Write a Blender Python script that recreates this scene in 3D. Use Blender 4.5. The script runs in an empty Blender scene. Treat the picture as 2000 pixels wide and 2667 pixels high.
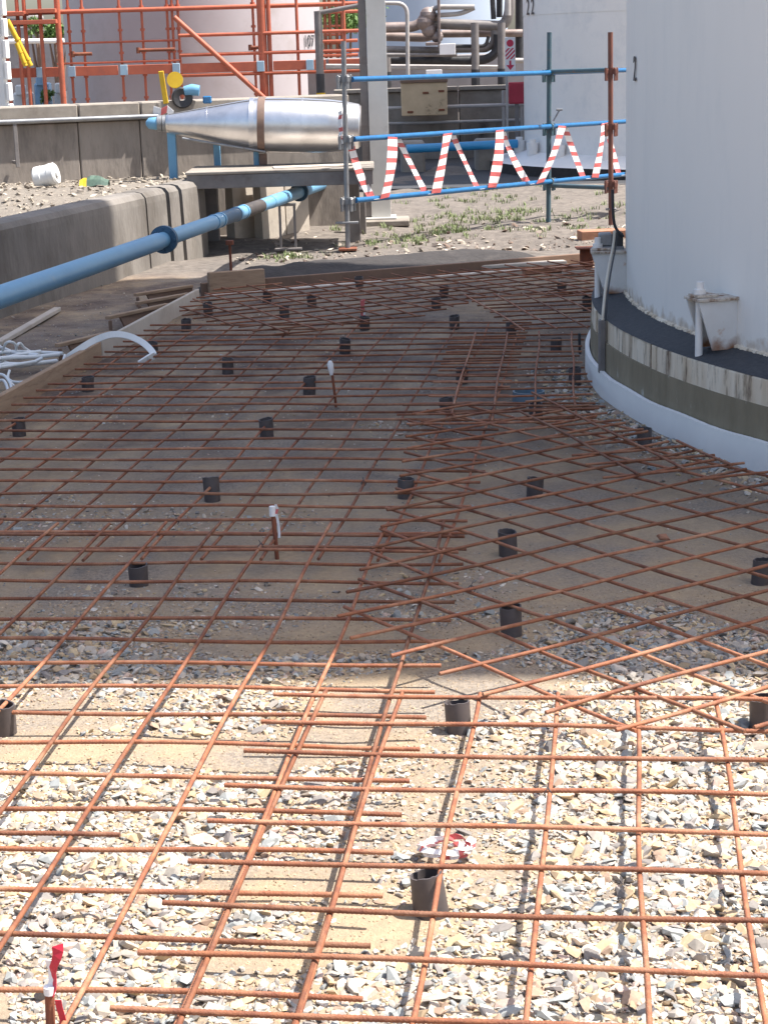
import bpy, bmesh, math, random
import numpy as np
from mathutils import Vector, Matrix

random.seed(7)
RNG = np.random.default_rng(7)
R = math.radians
SC = bpy.context.scene
COL = SC.collection

# ------------------------------------------------------------------ camera
EYE = 1.691
cam_d = bpy.data.cameras.new('camera')
cam_d.sensor_fit = 'VERTICAL'; cam_d.sensor_height = 36.0; cam_d.lens = 36.0 * 4745 / 2667
cam_d.clip_start = 0.1; cam_d.clip_end = 6000
cam = bpy.data.objects.new('camera', cam_d); COL.objects.link(cam)
pitch, roll = R(14.2), R(-1.66)
fw = Vector((0, math.cos(pitch), -math.sin(pitch))); up0 = Vector((0, math.sin(pitch), math.cos(pitch))); rt0 = Vector((1, 0, 0))
rt = math.cos(roll) * rt0 + math.sin(roll) * up0
up = -math.sin(roll) * rt0 + math.cos(roll) * up0
mw = Matrix((rt, up, -fw)).transposed().to_4x4(); mw.translation = (0, 0, EYE)
cam.matrix_world = mw
SC.camera = cam

def at(px, py, y):
    """point at distance y seen at photo pixel (px, py)"""
    v = fw + rt * ((px - 1000) / 4745) - up * ((py - 1333.5) / 4745)
    return Vector((0, 0, EYE)) + v * (y / v.y)

# ------------------------------------------------------------------ light
SUN_EL = R(63.0)
TO_SUN = Vector((math.cos(SUN_EL) * math.cos(R(-3)), math.cos(SUN_EL) * math.sin(R(-3)), math.sin(SUN_EL)))
world = bpy.data.worlds.new('World'); SC.world = world; world.use_nodes = True
wn = world.node_tree.nodes; wl = world.node_tree.links
sky = wn.new('ShaderNodeTexSky'); sky.sky_type = 'NISHITA'; sky.sun_disc = False
sky.sun_elevation = SUN_EL; sky.sun_rotation = math.atan2(TO_SUN.x, TO_SUN.y)
sky.dust_density = 3.0; sky.air_density = 1.0; sky.ozone_density = 0.5
bg = wn['Background']; bg.inputs['Strength'].default_value = 0.12
wl.new(sky.outputs['Color'], bg.inputs['Color'])
sun_d = bpy.data.lights.new('sun', 'SUN'); sun_d.energy = 4.6; sun_d.angle = R(0.5); sun_d.color = (1.0, 0.955, 0.89)
sun = bpy.data.objects.new('sun', sun_d); COL.objects.link(sun)
sun.rotation_euler = (-TO_SUN).to_track_quat('-Z', 'Y').to_euler()
SC.view_settings.view_transform = 'Standard'; SC.view_settings.look = 'None'
SC.view_settings.exposure = 1.15; SC.view_settings.gamma = 1.0
SC.view_settings.use_curve_mapping = False
SC.cycles.max_bounces = 6; SC.cycles.diffuse_bounces = 4

# ------------------------------------------------------------------ materials
MATS = {}
def mat(name, c1, c2=None, scale=8.0, rough=0.7, metal=0.0, bump=0.0, stretch=(1, 1, 1), c3=None, s3=2.0, f3=(0.55, 0.75), coords='Object', bscale=None, spec=0.4, lo=0.35, hi=0.65):
    """procedural: c1/c2 mottled by one noise, c3 stains by a second one, noise bump"""
    m = bpy.data.materials.new(name); m.use_nodes = True
    nt = m.node_tree; N = nt.nodes; Lk = nt.links; b = N['Principled BSDF']
    b.inputs['Roughness'].default_value = rough; b.inputs['Metallic'].default_value = metal
    b.inputs['Specular IOR Level'].default_value = spec
    tc = N.new('ShaderNodeTexCoord'); mp = N.new('ShaderNodeMapping'); mp.inputs['Scale'].default_value = stretch
    Lk.new(tc.outputs[coords], mp.inputs['Vector'])
    no = N.new('ShaderNodeTexNoise'); no.inputs['Scale'].default_value = scale; no.inputs['Detail'].default_value = 6
    no.inputs['Roughness'].default_value = 0.65
    Lk.new(mp.outputs['Vector'], no.inputs['Vector'])
    cr = N.new('ShaderNodeValToRGB'); cr.color_ramp.elements[0].position = lo; cr.color_ramp.elements[1].position = hi
    c2 = c2 or tuple(x * 0.8 for x in c1)
    cr.color_ramp.elements[0].color = (*c1, 1); cr.color_ramp.elements[1].color = (*c2, 1)
    Lk.new(no.outputs['Fac'], cr.inputs['Fac'])
    out = cr.outputs['Color']
    if c3:
        n3 = N.new('ShaderNodeTexNoise'); n3.inputs['Scale'].default_value = s3; n3.inputs['Detail'].default_value = 8; n3.inputs['Roughness'].default_value = 0.7
        Lk.new(mp.outputs['Vector'], n3.inputs['Vector'])
        r3 = N.new('ShaderNodeMapRange'); r3.inputs['From Min'].default_value = f3[0]; r3.inputs['From Max'].default_value = f3[1]
        Lk.new(n3.outputs['Fac'], r3.inputs['Value'])
        mx = N.new('ShaderNodeMix'); mx.data_type = 'RGBA'; mx.inputs['B'].default_value = (*c3, 1)
        Lk.new(r3.outputs['Result'], mx.inputs['Factor']); Lk.new(out, mx.inputs['A']); out = mx.outputs['Result']
    Lk.new(out, b.inputs['Base Color'])
    if bump:
        nb = N.new('ShaderNodeTexNoise'); nb.inputs['Scale'].default_value = bscale or scale * 4; nb.inputs['Detail'].default_value = 5
        Lk.new(mp.outputs['Vector'], nb.inputs['Vector'])
        bu = N.new('ShaderNodeBump'); bu.inputs['Strength'].default_value = bump; bu.inputs['Distance'].default_value = 0.01
        Lk.new(nb.outputs['Fac'], bu.inputs['Height']); Lk.new(bu.outputs['Normal'], b.inputs['Normal'])
    MATS[name] = m
    return m

mat('rust_bar', (0.31, 0.118, 0.055), (0.185, 0.066, 0.038), 22, 0.7, bump=0.3, bscale=250, c3=(0.40, 0.205, 0.12), s3=7, f3=(0.48, 0.68))
def vary(name, lo, hi):
    """each bar a little lighter or darker than its neighbours"""
    nt = MATS[name].node_tree; N = nt.nodes; Lk = nt.links; b = N['Principled BSDF']; src = b.inputs['Base Color'].links[0].from_socket
    oi = N.new('ShaderNodeObjectInfo'); mr = N.new('ShaderNodeMapRange'); mr.inputs['To Min'].default_value = lo; mr.inputs['To Max'].default_value = hi; Lk.new(oi.outputs['Random'], mr.inputs['Value'])
    v = N.new('ShaderNodeVectorMath'); v.operation = 'SCALE'; Lk.new(src, v.inputs[0]); Lk.new(mr.outputs['Result'], v.inputs['Scale']); Lk.new(v.outputs['Vector'], b.inputs['Base Color'])
vary('rust_bar', .68, 1.22)
mat('rust_steel', (0.25, 0.08, 0.04), (0.15, 0.055, 0.035), 12, 0.8, bump=0.3, c3=(0.34, 0.15, 0.07), s3=6)
mat('black_pvc', (0.092, 0.076, 0.074), (0.07, 0.06, 0.06), 20, 0.5, c3=(0.14, 0.12, 0.10), s3=14, f3=(0.58, 0.8))
mat('tie_wire', (0.06, 0.06, 0.07), (0.10, 0.09, 0.09), 50, 0.5, metal=0.6)
mat('tank_white', (0.83, 0.805, 0.775), (0.79, 0.765, 0.735), 1.2, 0.45, bump=0.05, bscale=3, c3=(0.66, 0.66, 0.66), s3=3.5, f3=(0.5, 0.8))
mat('tank_far', (0.47, 0.425, 0.43), (0.43, 0.385, 0.39), 0.6, 0.5, c3=(0.38, 0.33, 0.32), s3=0.8)
mat('tank_grey', (0.40, 0.46, 0.55), (0.36, 0.42, 0.50), 0.5, 0.5)
mat('bracket_paint', (0.70, 0.70, 0.69), (0.63, 0.62, 0.60), 6, 0.5, c3=(0.42, 0.20, 0.07), s3=9, f3=(0.60, 0.75))
mat('cream_band', (0.62, 0.50, 0.36), (0.77, 0.68, 0.55), 9, 0.8, bump=0.4, stretch=(1, 1, 0.18), c3=(0.15, 0.10, 0.065), s3=15, f3=(0.50, 0.64))
mat('dark_band', (0.215, 0.175, 0.115), (0.285, 0.235, 0.16), 6, 0.85, bump=0.4, stretch=(1, 1, 0.35), c3=(0.48, 0.46, 0.40), s3=13, f3=(0.61, 0.70))
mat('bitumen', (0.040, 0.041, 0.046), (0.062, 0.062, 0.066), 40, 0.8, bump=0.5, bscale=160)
mat('white_foam', (0.87, 0.85, 0.815), (0.83, 0.81, 0.78), 5, 0.6, bump=0.08)
mat('concrete_pale', (0.52, 0.46, 0.39), (0.42, 0.37, 0.31), 4, 0.9, bump=0.4, c3=(0.25, 0.21, 0.18), s3=5)
mat('concrete_front', (0.235, 0.212, 0.188), (0.165, 0.15, 0.135), 2.2, 0.9, bump=0.6, bscale=26, stretch=(1, 1, 0.45), c3=(0.10, 0.085, 0.07), s3=2.4, f3=(0.46, 0.74))
mat('concrete_back', (0.32, 0.28, 0.245), (0.22, 0.19, 0.165), 2.6, 0.9, bump=0.35, bscale=30, stretch=(1.2, 1.2, 0.35), c3=(0.06, 0.052, 0.048), s3=1.9, f3=(0.46, 0.72))
mat('concrete_cap', (0.32, 0.285, 0.245), (0.235, 0.205, 0.175), 4, 0.9, bump=0.3, c3=(0.16, 0.13, 0.11), s3=3, f3=(0.55, 0.75))
mat('blue_pipe', (0.13, 0.31, 0.49), (0.16, 0.36, 0.53), 3, 0.4, c3=(0.22, 0.36, 0.45), s3=7, f3=(0.58, 0.8))
mat('pipe_tar', (0.045, 0.038, 0.036), (0.07, 0.058, 0.052), 9, 0.6)
mat('conduit_pale', (0.62, 0.55, 0.44), (0.50, 0.44, 0.36), 8, 0.6)
mat('blue_pipe_dark', (0.05, 0.12, 0.20), (0.04, 0.09, 0.15), 14, 0.5, bump=0.3)
mat('blue_tube', (0.008, 0.10, 0.26), (0.012, 0.14, 0.32), 12, 0.22, c3=(0.16, 0.22, 0.28), s3=30, f3=(0.66, 0.85), spec=0.7)
mat('teal_tube', (0.05, 0.10, 0.13), (0.075, 0.12, 0.14), 12, 0.45, c3=(0.20, 0.10, 0.06), s3=14, f3=(0.58, 0.75))
mat('rust_tube', (0.20, 0.075, 0.05), (0.13, 0.06, 0.05), 10, 0.6, c3=(0.10, 0.09, 0.09), s3=8)
mat('galv', (0.30, 0.31, 0.32), (0.22, 0.22, 0.23), 15, 0.45, metal=0.5, c3=(0.20, 0.12, 0.08), s3=10, f3=(0.6, 0.8))
mat('column_paint', (0.62, 0.61, 0.58), (0.55, 0.54, 0.51), 4, 0.5, c3=(0.40, 0.36, 0.32), s3=6, f3=(0.6, 0.85))
mat('silver', (0.80, 0.79, 0.79), (0.64, 0.63, 0.63), 3, 0.36, metal=1.0, bump=0.22, bscale=6, c3=(0.55, 0.54, 0.54), s3=5)
mat('strap_brown', (0.20, 0.13, 0.10), (0.15, 0.10, 0.08), 14, 0.7)
mat('orange_paint', (0.48, 0.13, 0.07), (0.36, 0.095, 0.055), 6, 0.5, c3=(0.35, 0.11, 0.06), s3=5)
mat('orange_board', (0.52, 0.14, 0.075), (0.42, 0.11, 0.065), 4, 0.6, c3=(0.36, 0.12, 0.08), s3=4)
mat('blue_patch', (0.32, 0.48, 0.60), (0.38, 0.52, 0.62), 6, 0.6)
mat('blue_grey_pvc', (0.13, 0.19, 0.24), (0.16, 0.22, 0.26), 8, 0.5)
mat('plank', (0.42, 0.29, 0.19), (0.33, 0.215, 0.14), 5, 0.8, bump=0.3, stretch=(1, 1, 6), c3=(0.22, 0.14, 0.09), s3=5)
mat('plank_pale', (0.56, 0.50, 0.43), (0.47, 0.41, 0.35), 4, 0.8, bump=0.25, c3=(0.36, 0.29, 0.23), s3=5)
mat('plank_dark', (0.24, 0.15, 0.105), (0.17, 0.11, 0.08), 5, 0.85, bump=0.3, c3=(0.32, 0.22, 0.15), s3=5)
mat('plank_red', (0.36, 0.18, 0.11), (0.27, 0.13, 0.08), 6, 0.85, bump=0.3)
mat('white_plastic', (0.80, 0.81, 0.80), (0.74, 0.75, 0.74), 8, 0.4)
mat('tape_white', (0.82, 0.80, 0.79), (0.76, 0.74, 0.73), 10, 0.45)
mat('tape_red', (0.60, 0.15, 0.14), (0.53, 0.115, 0.115), 10, 0.45)
mat('flag_red', (0.60, 0.03, 0.06), (0.50, 0.025, 0.05), 10, 0.45)
mat('yellow_paint', (0.62, 0.40, 0.02), (0.52, 0.32, 0.02), 8, 0.5)
mat('black_paint', (0.025, 0.025, 0.028), (0.045, 0.045, 0.05), 10, 0.5)
mat('grey_steel', (0.16, 0.145, 0.14), (0.22, 0.20, 0.19), 6, 0.5, c3=(0.12, 0.085, 0.07), s3=5)
mat('pipe_lagging', (0.20, 0.155, 0.14), (0.30, 0.245, 0.225), 5, 0.5, metal=0.3, c3=(0.20, 0.13, 0.11), s3=4)
mat('pipe_pale', (0.42, 0.395, 0.375), (0.33, 0.305, 0.29), 5, 0.45)
mat('red_box', (0.42, 0.03, 0.06), (0.36, 0.03, 0.05), 5, 0.5)
mat('blue_bright', (0.03, 0.24, 0.50), (0.04, 0.28, 0.54), 5, 0.35)
mat('plate_rusty', (0.62, 0.58, 0.52), (0.50, 0.42, 0.34), 9, 0.6, c3=(0.20, 0.10, 0.05), s3=18, f3=(0.50, 0.64))
mat('box_yellow', (0.66, 0.50, 0.32), (0.54, 0.40, 0.25), 3, 0.8, c3=(0.14, 0.09, 0.06), s3=3, f3=(0.6, 0.7))
mat('drum_white', (0.74, 0.74, 0.72), (0.66, 0.66, 0.64), 8, 0.5)
mat('green_cloth', (0.10, 0.16, 0.12), (0.07, 0.11, 0.09), 8, 0.8)
mat('leaf', (0.075, 0.15, 0.03), (0.11, 0.19, 0.04), 6, 0.6)
mat('leaf_pale', (0.16, 0.24, 0.07), (0.10, 0.17, 0.045), 6, 0.6)
mat('grass_blade', (0.15, 0.20, 0.07), (0.21, 0.235, 0.115), 3, 0.7)
mat('sign_white', (0.78, 0.76, 0.76), (0.74, 0.72, 0.72), 5, 0.5)
mat('sign_red', (0.55, 0.04, 0.09), (0.50, 0.035, 0.08), 5, 0.5)
mat('sheet_blue', (0.28, 0.44, 0.60), (0.22, 0.36, 0.50), 4, 0.6)
mat('soil', (0.036, 0.032, 0.031), (0.052, 0.046, 0.044), 14, 0.95, bump=0.7, bscale=40, c3=(0.085, 0.074, 0.068), s3=6, f3=(0.56, 0.8))
mat('wall_plaster', (0.30, 0.28, 0.28), (0.24, 0.22, 0.22), 1.5, 0.9, c3=(0.17, 0.15, 0.15), s3=2)

def stone_mat(name, rough=0.85):
    m = bpy.data.materials.new(name); m.use_nodes = True
    nt = m.node_tree; N = nt.nodes; Lk = nt.links; b = N['Principled BSDF']
    b.inputs['Roughness'].default_value = rough; b.inputs['Specular IOR Level'].default_value = 0.3
    at = N.new('ShaderNodeAttribute'); at.attribute_name = 'tone'
    tc = N.new('ShaderNodeTexCoord'); no = N.new('ShaderNodeTexNoise'); no.inputs['Scale'].default_value = 160; no.inputs['Detail'].default_value = 4
    Lk.new(tc.outputs['Object'], no.inputs['Vector'])
    mr = N.new('ShaderNodeMapRange'); mr.inputs['To Min'].default_value = 0.78; mr.inputs['To Max'].default_value = 1.2
    Lk.new(no.outputs['Fac'], mr.inputs['Value'])
    mx = N.new('ShaderNodeVectorMath'); mx.operation = 'SCALE'
    Lk.new(at.outputs['Color'], mx.inputs[0]); Lk.new(mr.outputs['Result'], mx.inputs['Scale'])
    Lk.new(mx.outputs['Vector'], b.inputs['Base Color'])
    MATS[name] = m
stone_mat('crushed_stone')
def stain_low(name, z0, z1, col):
    """rust and dirt creeping up from the foot of painted steel"""
    nt = MATS[name].node_tree; N = nt.nodes; Lk = nt.links; b = N['Principled BSDF']; src = b.inputs['Base Color'].links[0].from_socket
    tc = N.new('ShaderNodeTexCoord'); sp = N.new('ShaderNodeSeparateXYZ'); Lk.new(tc.outputs['Object'], sp.inputs['Vector'])
    no = N.new('ShaderNodeTexNoise'); no.inputs['Scale'].default_value = 14; no.inputs['Detail'].default_value = 6; Lk.new(tc.outputs['Object'], no.inputs['Vector'])
    ad = N.new('ShaderNodeMath'); ad.operation = 'MULTIPLY_ADD'; ad.inputs[1].default_value = (z1 - z0) * 2.2; Lk.new(no.outputs['Fac'], ad.inputs[0]); ad.inputs[2].default_value = z0 - (z1 - z0) * .5
    su = N.new('ShaderNodeMath'); su.operation = 'SUBTRACT'; Lk.new(ad.outputs[0], su.inputs[0]); Lk.new(sp.outputs['Z'], su.inputs[1])
    mr = N.new('ShaderNodeMapRange'); mr.inputs['From Min'].default_value = 0; mr.inputs['From Max'].default_value = (z1 - z0) * .9; Lk.new(su.outputs[0], mr.inputs['Value'])
    mx = N.new('ShaderNodeMix'); mx.data_type = 'RGBA'; mx.inputs['B'].default_value = (*col, 1); Lk.new(mr.outputs['Result'], mx.inputs['Factor']); Lk.new(src, mx.inputs['A']); Lk.new(mx.outputs['Result'], b.inputs['Base Color'])
mat('tank_shell', (0.87, 0.84, 0.795), (0.84, 0.81, 0.765), 1.2, 0.5, bump=0.06, bscale=3, stretch=(1, 1, .22), c3=(0.76, 0.745, 0.715), s3=4.5, f3=(0.5, 0.85))
stain_low('tank_shell', .42, .50, (0.42, 0.30, 0.19))
stain_low('bracket_paint', .42, .48, (0.24, 0.10, 0.04))

def ground_mat():
    m = bpy.data.materials.new('ground_sand'); m.use_nodes = True
    nt = m.node_tree; N = nt.nodes; Lk = nt.links; b = N['Principled BSDF']
    b.inputs['Roughness'].default_value = 0.95; b.inputs['Specular IOR Level'].default_value = 0.2
    tc = N.new('ShaderNodeTexCoord')
    def noise(s, d=6, r=0.6):
        n = N.new('ShaderNodeTexNoise'); n.inputs['Scale'].default_value = s; n.inputs['Detail'].default_value = d; n.inputs['Roughness'].default_value = r
        Lk.new(tc.outputs['Object'], n.inputs['Vector']); return n.outputs['Fac']
    def ramp(f, a, bb, lo, hi):
        r = N.new('ShaderNodeValToRGB'); r.color_ramp.elements[0].position = lo; r.color_ramp.elements[1].position = hi
        r.color_ramp.elements[0].color = (*a, 1); r.color_ramp.elements[1].color = (*bb, 1); Lk.new(f, r.inputs['Fac']); return r.outputs['Color']
    def mix(f, a, bb):
        x = N.new('ShaderNodeMix'); x.data_type = 'RGBA'; Lk.new(f, x.inputs['Factor']); Lk.new(a, x.inputs['A']); Lk.new(bb, x.inputs['B']); return x.outputs['Result']
    def rng(f, lo, hi):
        r = N.new('ShaderNodeMapRange'); r.inputs['From Min'].default_value = lo; r.inputs['From Max'].default_value = hi; Lk.new(f, r.inputs['Value']); return r.outputs['Result']
    sand = ramp(noise(40, 8, 0.7), (0.45, 0.345, 0.225), (0.35, 0.265, 0.18), 0.35, 0.65)
    grey = ramp(noise(90, 8, 0.75), (0.19, 0.16, 0.135), (0.36, 0.305, 0.245), 0.38, 0.60)
    c = mix(rng(noise(1.7, 6, 0.65), 0.40, 0.60), sand, grey)
    dirt = ramp(noise(25, 8, 0.7), (0.088, 0.066, 0.059), (0.180, 0.137, 0.118), 0.36, 0.64)  # darker ground tone, used to deepen the big tank's shade
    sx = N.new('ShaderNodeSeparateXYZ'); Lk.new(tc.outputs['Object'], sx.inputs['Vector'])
    c = mix(rng(sx.outputs['Y'], 5.6, 9.5), c, mix(rng(noise(2.3), 0.35, 0.65), dirt, c))  # darker dirt tone set in by distance, deepening the big tank's shade
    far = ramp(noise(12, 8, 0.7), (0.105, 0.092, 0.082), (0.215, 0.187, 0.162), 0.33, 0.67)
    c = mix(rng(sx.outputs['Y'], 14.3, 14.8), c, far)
    Lk.new(c, b.inputs['Base Color'])
    bu = N.new('ShaderNodeBump'); bu.inputs['Strength'].default_value = 0.9; bu.inputs['Distance'].default_value = 0.008
    nb = noise(110, 6, 0.7); Lk.new(nb, bu.inputs['Height']); Lk.new(bu.outputs['Normal'], b.inputs['Normal'])
    MATS['ground_sand'] = m
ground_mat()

# ------------------------------------------------------------------ mesh builder
class MB:
    def __init__(s): s.v = []; s.f = []; s.mi = []; s.sm = []
    def add(s, vs, fs, mi=0, smooth=False):
        n = len(s.v); s.v += [tuple(p) for p in vs]
        for f in fs:
            s.f.append(tuple(i + n for i in f)); s.mi.append(mi); s.sm.append(smooth)
    def box(s, c, size, rz=0.0, b=0.0, mi=0, M=None):
        """chamfered box centred at c"""
        hx, hy, hz = [x / 2 for x in size]; b = min(b, hx * .8, hy * .8, hz * .8)
        Mx = M if M is not None else Matrix.Rotation(rz, 3, 'Z'); c = Vector(c)
        if b <= 0:
            P = [Vector((x * hx, y * hy, z * hz)) for z in (-1, 1) for y in (-1, 1) for x in (-1, 1)]
            F = [(0, 2, 3, 1), (4, 5, 7, 6), (0, 1, 5, 4), (2, 6, 7, 3), (0, 4, 6, 2), (1, 3, 7, 5)]
        else:
            P = []; idx = {}
            for sx in (-1, 1):
                for sy in (-1, 1):
                    for sz in (-1, 1):
                        for a in range(3):
                            q = [hx, hy, hz]
                            for k in range(3):
                                if k != a: q[k] -= b
                            idx[(sx, sy, sz, a)] = len(P); P.append(Vector((q[0] * sx, q[1] * sy, q[2] * sz)))
            F = []
            for a in range(3):
                o = [k for k in range(3) if k != a]
                for sg in (-1, 1):
                    loop = []
                    for u, w in ((-1, -1), (1, -1), (1, 1), (-1, 1)):
                        k = [0, 0, 0]; k[a] = sg; k[o[0]] = u; k[o[1]] = w; loop.append(idx[(*k, a)])
                    if (sg > 0) == (a == 1): loop.reverse()
                    F.append(tuple(loop))
            for a in range(3):          # edges along axis a
                o = [k for k in range(3) if k != a]
                for u in (-1, 1):
                    for w in (-1, 1):
                        k0 = [0, 0, 0]; k0[o[0]] = u; k0[o[1]] = w; k1 = list(k0); k0[a] = -1; k1[a] = 1
                        F.append((idx[(*k0, o[0])], idx[(*k1, o[0])], idx[(*k1, o[1])], idx[(*k0, o[1])]))
            for sx in (-1, 1):
                for sy in (-1, 1):
                    for sz in (-1, 1): F.append(tuple(idx[(sx, sy, sz, a)] for a in range(3)))
        s.add([Mx @ p + c for p in P], F, mi)
    def tube(s, pts, r, n=10, caps=True, mi=0, rads=None):
        pts = [Vector(p) for p in pts]; m = len(pts)
        tang = []
        for i in range(m):
            t = (pts[min(i + 1, m - 1)] - pts[max(i - 1, 0)]); tang.append(t.normalized() if t.length > 0 else Vector((0, 0, 1)))
        t0 = tang[0]; ref = Vector((0, 0, 1)) if abs(t0.z) < 0.9 else Vector((1, 0, 0))
        nx = t0.cross(ref).normalized(); V = []
        for i in range(m):
            t = tang[i]; nx = (nx - t * nx.dot(t)).normalized(); ny = t.cross(nx); rr = rads[i] if rads else r
            for k in range(n):
                a = 2 * math.pi * k / n; V.append(pts[i] + (nx * math.cos(a) + ny * math.sin(a)) * rr)
        F = [(i * n + k, i * n + (k + 1) % n, (i + 1) * n + (k + 1) % n, (i + 1) * n + k) for i in range(m - 1) for k in range(n)]
        s.add(V, F, mi, True)
        if caps:
            s.add(V[:n], [tuple(reversed(range(n)))], mi); s.add(V[-n:], [tuple(range(n))], mi)
    def cyl(s, p0, p1, r, n=16, mi=0, r1=None): s.tube([p0, p1], r, n, True, mi, [r, r if r1 is None else r1])
    def lathe(s, prof, c=(0, 0, 0), axis='Z', n=32, a0=0.0, a1=2 * math.pi, mi=0, smooth=True, M=None):
        """prof: list of (radius, height); separate rings per segment keep edges crisp"""
        c = Vector(c); full = abs(a1 - a0 - 2 * math.pi) < 1e-6
        k = n if full else n + 1
        for (r0, h0), (r1, h1) in zip(prof[:-1], prof[1:]):
            V = []
            for (r, h) in ((r0, h0), (r1, h1)):
                for i in range(k):
                    a = a0 + (a1 - a0) * i / n; p = Vector((r * math.cos(a), r * math.sin(a), h))
                    if M is not None: p = M @ p
                    V.append(p + c)
            F = [(i, (i + 1) % k, k + (i + 1) % k, k + i) for i in range(n)]
            s.add(V, F, mi, smooth)
    def ribbon(s, pts, side, w, t=0.002, mis=None):
        """flat strip along pts; side = vector or list of vectors across the strip; real thickness t"""
        pts = [Vector(p) for p in pts]; m = len(pts)
        for i in range(m - 1):
            sd = side if not isinstance(side, list) else side[i]
            sd1 = side if not isinstance(side, list) else side[i + 1]
            d = (pts[i + 1] - pts[i]).normalized(); sd = Vector(sd).normalized(); sd1 = Vector(sd1).normalized()
            nn = d.cross(sd).normalized() * t / 2; a = sd * w / 2; bq = sd1 * w / 2
            P = [pts[i] - a - nn, pts[i] + a - nn, pts[i] + a + nn, pts[i] - a + nn, pts[i + 1] - bq - nn, pts[i + 1] + bq - nn, pts[i + 1] + bq + nn, pts[i + 1] - bq + nn]
            s.add(P, [(0, 1, 5, 4), (3, 7, 6, 2), (0, 4, 7, 3), (1, 2, 6, 5), (0, 3, 2, 1), (4, 5, 6, 7)], mis[i] if mis else 0)
    def build(s, name, mats, parent=None, label=None, **tags):
        me = bpy.data.meshes.new(name)
        org = ORG.get(parent.name, Vector()) if parent is not None else Vector()
        me.from_pydata([(p[0] - org.x, p[1] - org.y, p[2] - org.z) for p in s.v], [], s.f)
        for mm in (mats if isinstance(mats, (list, tuple)) else [mats]): me.materials.append(MATS[mm])
        me.polygons.foreach_set('material_index', s.mi); me.polygons.foreach_set('use_smooth', s.sm)
        bm = bmesh.new(); bm.from_mesh(me); bmesh.ops.recalc_face_normals(bm, faces=bm.faces); bm.to_mesh(me); bm.free()
        me.update()
        o = bpy.data.objects.new(name, me); COL.objects.link(o)
        if parent is not None:
            o.parent = parent; ORG[o.name] = org
        if label: o['label'] = label
        for k, v in tags.items(): o[k] = v
        return o
ORG = {}
def thing(name, label, cat, loc=(0, 0, 0), group=None):
    o = bpy.data.objects.new(name, None); COL.objects.link(o); o.location = loc; o.empty_display_size = 0.1
    o['label'] = label; o['category'] = cat
    if group: o['group'] = group
    ORG[o.name] = Vector(loc)
    return o
def tag(o, label, cat, group=None):
    o['label'] = label; o['category'] = cat
    if group: o['group'] = group
    return o
def solo(name, mb, mats, label, cat, group=None):
    """a thing that is one mesh, its origin at its base"""
    c = np.mean(np.array(mb.v), axis=0); zmin = min(p[2] for p in mb.v); off = Vector((c[0], c[1], zmin))
    mb.v = [(p[0] - off.x, p[1] - off.y, p[2] - off.z) for p in mb.v]
    o = mb.build(name, mats); o.location = off
    return tag(o, label, cat, group)
def arc_path(pts, r, n=6):
    """polyline with rounded elbows"""
    pts = [Vector(p) for p in pts]; out = [pts[0]]
    for a, b, c in zip(pts[:-2], pts[1:-1], pts[2:]):
        d0 = (a - b).normalized(); d1 = (c - b).normalized(); rr = min(r, (a - b).length * .49, (c - b).length * .49)
        p0 = b + d0 * rr; p1 = b + d1 * rr
        for k in range(n + 1):
            t = k / n; out.append(p0 * (1 - t) ** 2 + b * 2 * t * (1 - t) + p1 * t * t)
    out.append(pts[-1]); return out
def text(name, body, size, M, m, parent, depth=0.002):
    cu = bpy.data.curves.new(name, 'FONT'); cu.body = body; cu.size = size; cu.extrude = depth; cu.align_x = 'CENTER'; cu.align_y = 'CENTER'
    cu.materials.append(MATS[m])
    o = bpy.data.objects.new(name, cu); COL.objects.link(o)
    if parent is not None:
        o.parent = parent; M = Matrix.Translation(-ORG[parent.name]) @ M
    o.matrix_local = M
    bpy.context.view_layer.update()
    me = bpy.data.meshes.new_from_object(o.evaluated_get(bpy.context.evaluated_depsgraph_get())); me.name = name
    n = bpy.data.objects.new(name, me); bpy.data.objects.remove(o); n.name = name; COL.objects.link(n)
    if parent is not None: n.parent = parent
    n.matrix_local = M
    return n

# value noise used to place sand patches and stones
_g = RNG.random((64, 64))
def vnoise(x, y, s):
    u = np.asarray(x) * s + 13.7; v = np.asarray(y) * s + 5.3
    i = np.floor(u).astype(int); j = np.floor(v).astype(int); fu = u - i; fv = v - j
    fu = fu * fu * (3 - 2 * fu); fv = fv * fv * (3 - 2 * fv)
    g = lambda a, b: _g[a % 64, b % 64]
    return (g(i, j) * (1 - fu) + g(i + 1, j) * fu) * (1 - fv) + (g(i, j + 1) * (1 - fu) + g(i + 1, j + 1) * fu) * fv
def ground_z(x, y):
    x = np.asarray(x, float); y = np.asarray(y, float)
    z = (vnoise(x, y, 2.3) - 0.5) * 0.016 + (vnoise(x, y, 7.1) - 0.5) * 0.008
    far = np.clip((y - 14.6) / 1.5, 0, 1)
    z = z + far * ((vnoise(x, y, 1.1) - 0.5) * 0.10 + (vnoise(x, y, 3.1) - 0.5) * 0.04)
    return z * np.clip((60 - y) / 30, 0, 1)

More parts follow.
